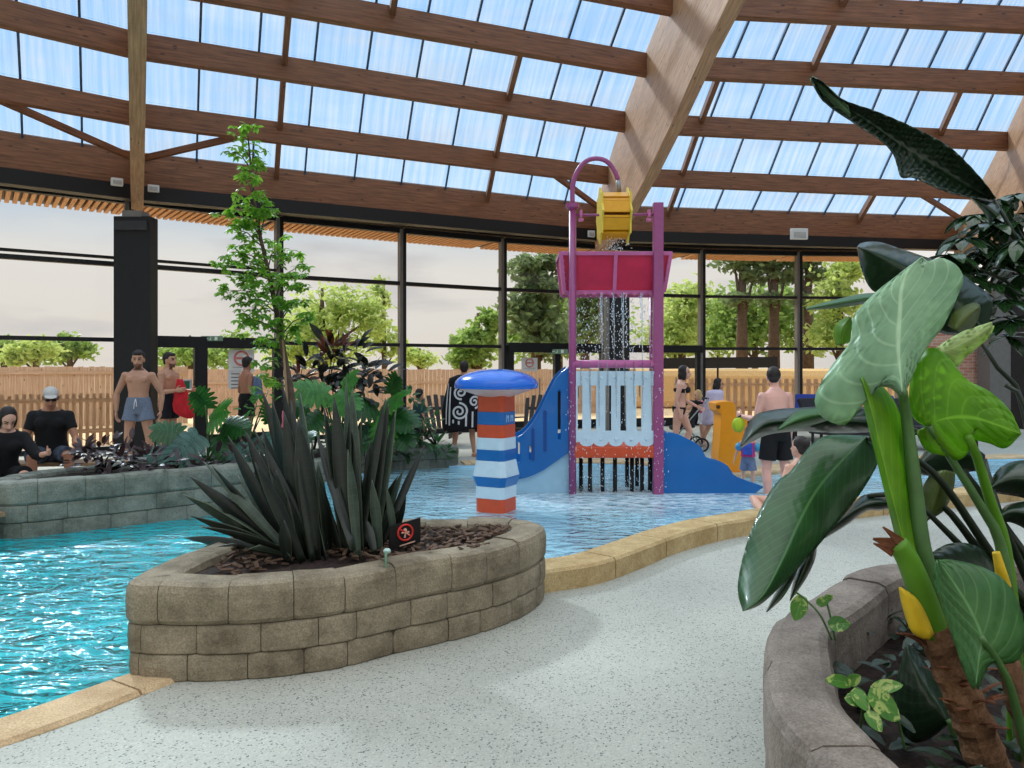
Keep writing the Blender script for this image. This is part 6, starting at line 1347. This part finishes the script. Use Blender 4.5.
pothos('variegated pothos spilling over the near part of the right stone rim', [((850, 684, 2.38), (820, 672), .12, .055), ((848, 684, 2.36), (860, 672), .07, .045), ((872, 690, 2.36), (905, 678), .115, .055), ((868, 694, 2.33), (905, 716), .14, .105), ((852, 690, 2.34), (866, 704), .09, .06), ((866, 712, 2.3), (880, 726), .08, .06), ((846, 696, 2.35), (858, 702), .06, .05)], [[(860, 740, 2.4), (862, 712, 2.36), (866, 695, 2.34), (850, 684, 2.38)], [(905, 750, 2.35), (900, 728, 2.33), (895, 712, 2.32)]])
L_GC = pal('leaf_ground', (22, 40, 22), (34, 56, 30), (50, 74, 44), .4, freq=14, transl=.15)
gc = MB(); rnd = random.Random(21)
for _ in range(900):
    x = 1.25+rnd.random()*2.5; y = 1.3+rnd.random()*2.7
    if (x-2.5)**2/1.45**2+(y-2.6)**2/1.5**2 > 1: continue
    d = V((rnd.gauss(0, 1), rnd.gauss(0, 1), .7)); strip_leaf(gc, (x, y, .24+rnd.random()*.16), d, (0, 0, 1), .07+rnd.random()*.07, .05, .8, 4)
o = gc.build('ground_cover', L_GC, None, thick=0, fixn=False); tag(o, 'dark leafy ground cover filling the right planter', 'ground cover', kind='stuff')

# --- spear-leaved plants in the front planter
L_SWD = pal('leaf_spear', (17, 24, 19), (27, 36, 28), (40, 50, 39), .45, freq=90, slant=0, transl=.05, stripe=.35, margin=(52, 62, 48))
L_SWL = pal('leaf_spear_pale', (50, 64, 54), (66, 82, 70), (84, 98, 84), .45, freq=90, slant=0, transl=.08, stripe=.3, margin=(92, 104, 78))
sword = lambda t: (.72+.55*min(1, t*2.2)) if t < .55 else max(.03, 1.27*(1-((t-.55)/.45)**1.7))
def spear_clump(lab, base, leaves):
    r = empty('spear_plant', base); thing(r, lab, 'plant', 'spear leaved plants in the front planter')
    for (bx, by, bY), (tx, ty, tY), W, m, dr in leaves:
        b_ = P(bx, by, bY); t_ = P(tx, ty, tY); mb = MB(); L = (t_-b_).length; d = (t_-b_)+V((0, 0, dr*.5*L)); strip_leaf(mb, b_, d, (rnd.gauss(0, .45), -1, .1), L*(1+.04*dr), W*.8, dr, 12, sword, .28, rnd.gauss(0, .35)); mb.build('leaf', m, r, thick=.005, fixn=False, smooth=True)
    # thinner stray blades between the main ones
    for k in range(9):
        (bx, by, bY), (tx, ty, tY), W, m, dr = leaves[k % len(leaves)]; b_ = P(bx+rnd.gauss(0, 9), by+rnd.gauss(0, 2), bY+rnd.gauss(0, .12)); t_ = P(tx+rnd.gauss(0, 16), ty+rnd.random()*60, tY+rnd.gauss(0, .15)); mb = MB(); strip_leaf(mb, b_, t_-b_+V((0, 0, .1)), (rnd.gauss(0, .6), -1, .1), (t_-b_).length, .03+.022*rnd.random(), .1+dr, 10, sword, .3, rnd.gauss(0, .5)); mb.build('leaf', L_SWD if rnd.random() < .75 else L_SWL, r, thick=.004, fixn=False, smooth=True)
    return r
rnd = random.Random(31); A = L_SWD; Bp = L_SWL
spear_clump('dark spear leaved plant splaying over the water, left in the front planter', P(285, 552, 4.45), [
    ((285, 552, 4.45), (190, 476, 4.3), .075, A, .1), ((290, 555, 4.4), (192, 515, 4.2), .08, A, .2), ((280, 550, 4.5), (208, 488, 4.4), .07, A, .0), ((275, 545, 4.6), (205, 545, 4.7), .06, A, .5), ((270, 545, 4.6), (180, 562, 4.5), .055, A, .5),
    ((288, 550, 4.5), (228, 436, 4.5), .07, A, .0), ((292, 552, 4.45), (212, 466, 4.3), .05, A, -.05), ((284, 553, 4.4), (206, 500, 4.25), .07, Bp, .35), ((295, 552, 4.45), (246, 432, 4.55), .085, A, .0), ((290, 556, 4.35), (250, 545, 4.2), .055, Bp, .9), ((296, 548, 4.55), (254, 470, 4.7), .07, A, 0), ((282, 548, 4.55), (214, 507, 4.6), .06, A, .2), ((300, 550, 4.5), (258, 458, 4.6), .08, A, 0)])
spear_clump('tall dense spear leaved plant in the middle of the front planter', P(312, 552, 4.5), [
    ((300, 556, 4.4), (262, 428, 4.4), .09, A, 0), ((308, 558, 4.38), (284, 412, 4.4), .10, A, 0), ((315, 560, 4.36), (298, 418, 4.36), .115, A, 0), ((305, 552, 4.55), (272, 400, 4.6), .09, A, 0), ((318, 552, 4.5), (300, 392, 4.6), .09, Bp, 0), ((312, 550, 4.6), (262, 390, 4.7), .08, A, .05), ((322, 556, 4.42), (312, 440, 4.4), .10, A, 0), ((296, 560, 4.3), (276, 470, 4.25), .085, A, 0), ((288, 563, 4.25), (284, 520, 4.2), .075, A, 0), ((310, 548, 4.7), (282, 382, 4.8), .07, A, 0), ((325, 552, 4.5), (318, 462, 4.5), .07, Bp, 0), ((303, 562, 4.28), (255, 462, 4.15), .07, A, .1)])
spear_clump('tall spear leaved plant right of centre in the front planter', P(350, 548, 4.6), [
    ((345, 552, 4.5), (324, 408, 4.5), .075, A, 0), ((350, 555, 4.45), (334, 396, 4.5), .09, A, 0), ((356, 552, 4.5), (352, 388, 4.55), .085, Bp, 0), ((352, 548, 4.6), (346, 378, 4.7), .05, Bp, 0), ((362, 555, 4.45), (352, 430, 4.5), .09, A, 0), ((342, 548, 4.6), (305, 452, 4.6), .05, A, .2), ((358, 548, 4.6), (362, 412, 4.7), .08, A, 0), ((347, 545, 4.7), (330, 430, 4.8), .06, A, 0), ((365, 550, 4.55), (370, 440, 4.6), .06, A, 0), ((340, 552, 4.5), (318, 475, 4.5), .06, A, 0), ((358, 558, 4.36), (348, 450, 4.36), .06, Bp, .1), ((352, 546, 4.7), (374, 445, 4.7), .05, Bp, .5)])
spear_clump('spear leaved plant nearest the small black sign', P(378, 546, 4.7), [
    ((370, 550, 4.55), (388, 400, 4.6), .06, A, .0), ((374, 548, 4.6), (396, 410, 4.65), .07, Bp, 0), ((378, 548, 4.6), (382, 430, 4.7), .06, A, 0), ((384, 546, 4.7), (384, 478, 4.7), .05, Bp, 0), ((392, 545, 4.75), (406, 488, 4.7), .055, A, .05), ((376, 546, 4.7), (403, 470, 4.7), .055, Bp, .2), ((372, 545, 4.75), (366, 450, 4.8), .06, A, 0), ((380, 552, 4.5), (372, 480, 4.45), .06, Bp, .1), ((388, 544, 4.8), (384, 500, 4.8), .045, A, 0)])
mb = MB(); mb.tube([P(266, 572, 4.12), P(262, 566, 4.12)], .02, 8)

# --- shrubs behind: monsteras, dark bromeliads, cordyline, leafy shrubs
L_MON = pal('leaf_monstera', (26, 68, 30), (40, 92, 40), (96, 150, 84), .35, freq=30, transl=.3)
L_MONL = pal('leaf_monstera_light', (52, 118, 40), (74, 142, 54), (130, 180, 100), .35, freq=30, transl=.4)
L_BLU = pal('leaf_bluegreen', (40, 78, 66), (60, 100, 86), (100, 136, 118), .35, freq=30, transl=.2)
L_MAR = pal('leaf_maroon', (42, 26, 30), (60, 36, 40), (84, 52, 52), .35, freq=24, transl=.12)
L_RED = pal('leaf_redbrown', (86, 40, 28), (120, 62, 40), (140, 84, 60), .4, freq=24, transl=.25)
def monstera_leaf(mb, c, d, up, R):
    """split leaf: fingers from a midrib"""
    d = V(d).normalized(); up = V(up); up = (up-d*up.dot(d)).normalized(); s_ = d.cross(up).normalized()
    for i in range(7):
        t = -.15+.95*i/6; o = c+d*(R*t)-up*(.06*R*t*t)
        ln = R*.78*math.sin(PI*(.22+.62*i/6))**.7
        for sg in (-1, 1): strip_leaf(mb, o, s_*sg+d*(-.35+1.25*i/6), up, ln, R*.24, .55, 4, lambda t: .75+.3*math.sin(PI*t) if t < .85 else .35)
    strip_leaf(mb, c-d*R*.15, d, up, R*1.35, R*.28, .4, 6)
def monstera(lab, base, leaves, group='split leaf plants'):
    r = empty('monstera', base); thing(r, lab, 'plant', group)
    for px, py, Y, R, m, (dx, dz) in leaves:
        c = P(px, py, Y); mb = MB(); monstera_leaf(mb, c, V((dx, -.35, dz)), V((0, -.8, .6)), R); mb.build('leaf', m, r, thick=0, fixn=False, smooth=True)
        st_ = MB(); st_.tube(smooth_path([base, (base+c)/2+V((0, .05, .06)), c], 10), .012, 6); st_.build('stalk', STK_M, r, smooth=True)
monstera('large split leaf plant with blue green leaves, right end of the grey green planter', V((-3.55, 8.85, .44)), [(192, 440, 8.6, .36, L_BLU, (-.5, -.5)), (213, 418, 8.8, .30, L_MONL, (.5, .3)), (205, 405, 8.9, .22, L_MON, (-.2, .5)), (228, 424, 8.9, .26, L_MON, (.6, -.1)), (176, 432, 8.7, .25, L_MON, (-.8, .1)), (238, 450, 8.7, .26, L_BLU, (.6, -.4)), (222, 440, 8.8, .24, L_MON, (.2, -.5)), (165, 450, 8.6, .2, L_BLU, (-.8, -.3))])
monstera('split leaf plant under the slender tree', V((-2.95, 9.25, .44)), [(262, 440, 9.0, .26, L_BLU, (.3, -.4)), (282, 452, 9.0, .24, L_MON, (.5, -.2)), (245, 428, 9.1, .22, L_MON, (-.5, .2)), (300, 440, 9.1, .22, L_BLU, (.4, .1)), (270, 420, 9.2, .20, L_MON, (.1, .5))])
monstera('bright split leaf plant behind the tall spear leaves', V((-2.5, 11.0, .27)), [(322, 392, 10.6, .36, L_MONL, (-.6, .1)), (340, 396, 10.6, .34, L_MONL, (.4, -.3)), (345, 384, 10.7, .26, L_MONL, (.5, .35)), (318, 418, 10.6, .32, L_MON, (-.5, -.5)), (338, 430, 10.6, .3, L_MON, (.2, -.6)), (305, 408, 10.8, .24, L_MON, (-.8, .1))])
monstera('dense split leaf plant at the right of the low far planter', V((-1.8, 12.1, .27)), [(388, 402, 11.5, .40, L_MONL, (.3, .1)), (372, 408, 11.5, .36, L_MON, (-.5, .1)), (398, 414, 11.4, .34, L_MON, (.5, -.3)), (384, 422, 11.4, .34, L_MONL, (.0, -.6)), (370, 430, 11.4, .34, L_MON, (-.4, -.5)), (400, 432, 11.4, .28, L_MON, (.4, -.5)), (392, 390, 11.7, .28, L_MON, (.3, .6)), (380, 440, 11.4, .3, L_MON, (.1, -.6))])
def leafy(name, lab, base, pts, m, L, W, n, cat='shrub', group=None, seed=1, droop=.6, up=.4, stemm=None):
    r = empty(name, base); thing(r, lab, cat, group); rd = random.Random(seed); mb = MB(); st_ = MB()
    for (px, py, Y, rad) in pts:
        c = P(px, py, Y); st_.tube([base, (base+c)/2+V((0, 0, .05)), c], [.014, .010, .004], 5)
        for _ in range(n):
            o = V((rd.gauss(0, 1), rd.gauss(0, 1), rd.gauss(0, .8)))*rad*.5; d = o.normalized()+V((0, 0, up)); strip_leaf(mb, c+o, d, V((rd.gauss(0, .3), rd.gauss(-.4, .3), 1)), L*(.6+.7*rd.random()), W*(.7+.5*rd.random()), droop, 4)
    mb.build('foliage', m, r, thick=0, fixn=False, smooth=True); st_.build('stem', STK_D, r, smooth=True); return r
leafy('dark_shrub', 'low maroon leafed shrub at the left end of the grey green planter', V((-4.35, 8.1, .44)), [(92, 460, 8.0, .16), (110, 454, 8.0, .2), (130, 456, 8.05, .2), (100, 452, 8.1, .16), (145, 462, 8.05, .18), (84, 452, 8.0, .08), (120, 462, 7.95, .2), (158, 464, 8.1, .16)], L_MAR, .13, .05, 26, seed=2, group='maroon shrubs')
leafy('dark_shrub', 'low maroon leafed shrub filling the gap under the bluish split leaves', V((-3.1, 8.75, .44)), [(235, 458, 8.6, .2), (215, 466, 8.5, .2), (250, 452, 8.7, .2), (195, 468, 8.4, .18), (262, 462, 8.7, .18), (180, 470, 8.3, .14)], L_MAR, .12, .05, 26, seed=3, group='maroon shrubs')
leafy('dracaena', 'very dark broad leaved shrub with bronze tips behind the planters', V((-2.75, 11.9, .27)), [(335, 372, 11.8, .35), (355, 372, 11.8, .35), (318, 382, 11.8, .3), (345, 358, 11.9, .3), (365, 385, 11.8, .3), (330, 352, 11.9, .22), (310, 372, 11.9, .25), (350, 390, 11.8, .3), (372, 372, 11.9, .22), (325, 395, 11.8, .3)], pal('leaf_blackgreen', (22, 24, 20), (38, 40, 32), (60, 62, 50), .3, freq=20, transl=.1), .30, .11, 20, seed=4)
leafy('bronze_shrub', 'small bronze leaved tuft in front of the very dark shrub', V((-3.0, 11.5, .27)), [(334, 350, 11.7, .16), (326, 354, 11.7, .14), (300, 378, 11.6, .12), (338, 346, 11.7, .1)], L_RED, .24, .09, 9, seed=6, up=1)
leafy('leafy_shrub', 'loose green shrub trailing over the right end of the low far planter', V((-1.2, 12.2, .27)), [(412, 430, 11.9, .25), (425, 438, 11.9, .2), (408, 446, 11.8, .25), (430, 426, 12.0, .16), (420, 415, 12.0, .16), (436, 446, 11.85, .12), (445, 452, 11.8, .1), (403, 418, 11.9, .18), (410, 396, 12.0, .1)], L_MON, .16, .06, 18, seed=7)
leafy('leafy_shrub', 'dark leafy filler shrub low in the low far planter', V((-2.3, 11.6, .27)), [(330, 440, 11.2, .3), (350, 446, 11.2, .3), (365, 448, 11.3, .3), (312, 442, 11.0, .3), (390, 446, 11.6, .25)], L_GC, .18, .07, 26, seed=8)
leafy('lime_shrub', 'small lime green shrub by the door post under the slender tree', V((-3.3, 9.4, .44)), [(258, 398, 9.9, .16), (264, 410, 9.9, .16), (252, 408, 9.9, .12), (268, 392, 9.9, .1)], L_MONL, .11, .05, 14, seed=9)
# --- slender indoor tree
TR = empty('slender_tree', (-2.72, 9.3, .44)); thing(TR, 'slender young tree with airy palmate leaves rising to the roof', 'tree')
tk = smooth_path([V((-2.72, 9.3, .40)), P(292, 402, 9.35), P(285, 360, 9.4), P(278, 320, 9.4), P(268, 270, 9.45), P(258, 225, 9.5), P(252, 180, 9.5), P(248, 135, 9.5)], 30); mb = MB(); mb.tube(tk, [.05-.0014*i for i in range(30)], 10); mb.build('trunk', M_BARK, TR, smooth=True)
mb = MB(); mb.tube([(-2.68, 9.22, .42), P(283, 340, 9.3)], .014, 6); mb.build('support_cane', M_OAK, TR, smooth=True)
L_TREE = pal('leaf_tree', (96, 138, 52), (128, 168, 72), (150, 186, 100), .4, freq=14, transl=.5)
br = MB(); lf = MB(); rd = random.Random(41); random.seed(42)
spots_ = [(247, 132, 12, 6), (240, 150, 10, 3), (256, 152, 10, 5), (232, 152, 6, 2), (245, 170, 9, 4), (258, 164, 7, 3), (248, 182, 9, 3), (262, 200, 10, 4), (240, 196, 9, 3), (258, 214, 14, 8), (240, 215, 14, 7), (268, 210, 9, 4), (232, 228, 9, 3), (250, 232, 14, 8),
          (236, 252, 16, 9), (255, 256, 18, 11), (275, 250, 14, 8), (228, 262, 9, 4), (290, 258, 14, 6), (300, 266, 9, 3), (240, 278, 16, 10), (262, 282, 18, 12), (284, 280, 16, 9), (300, 284, 9, 4), (226, 290, 9, 4), (248, 300, 15, 9), (270, 302, 16, 10), (292, 304, 12, 6), (306, 316, 8, 4), (256, 322, 13, 8), (276, 322, 12, 7), (244, 318, 9, 4), (262, 342, 11, 6), (278, 346, 9, 5), (268, 362, 10, 5), (272, 385, 8, 4), (262, 376, 7, 3), (292, 330, 10, 5), (300, 300, 8, 3)]
for px, py, rp, n in spots_:
    Y = 9.4+rd.gauss(0, .18); c = P(px, py, Y); k = min(range(30), key=lambda i: (tk[i]-(c-V((0, 0, .25)))).length); br.tube([tk[k], (tk[k]+c)/2+V((0, 0, .06)), c], [.010, .007, .003], 5)
    for _ in range(int(n*2.3)):
        q = c+V((rd.gauss(0, 1), rd.gauss(0, 1.2), rd.gauss(0, .8)))*rp*.55*Y/F; d = V((rd.gauss(0, 1), rd.gauss(0, 1), rd.gauss(-.1, .5))); palmate(lf, q, d, V((rd.gauss(0, .3), rd.gauss(0, .3), 1)), 6, .095, .042, .7, 2.6)
br.build('branches', M_BARK, TR, smooth=True); lf.build('foliage', L_TREE, TR, thick=0, fixn=False)
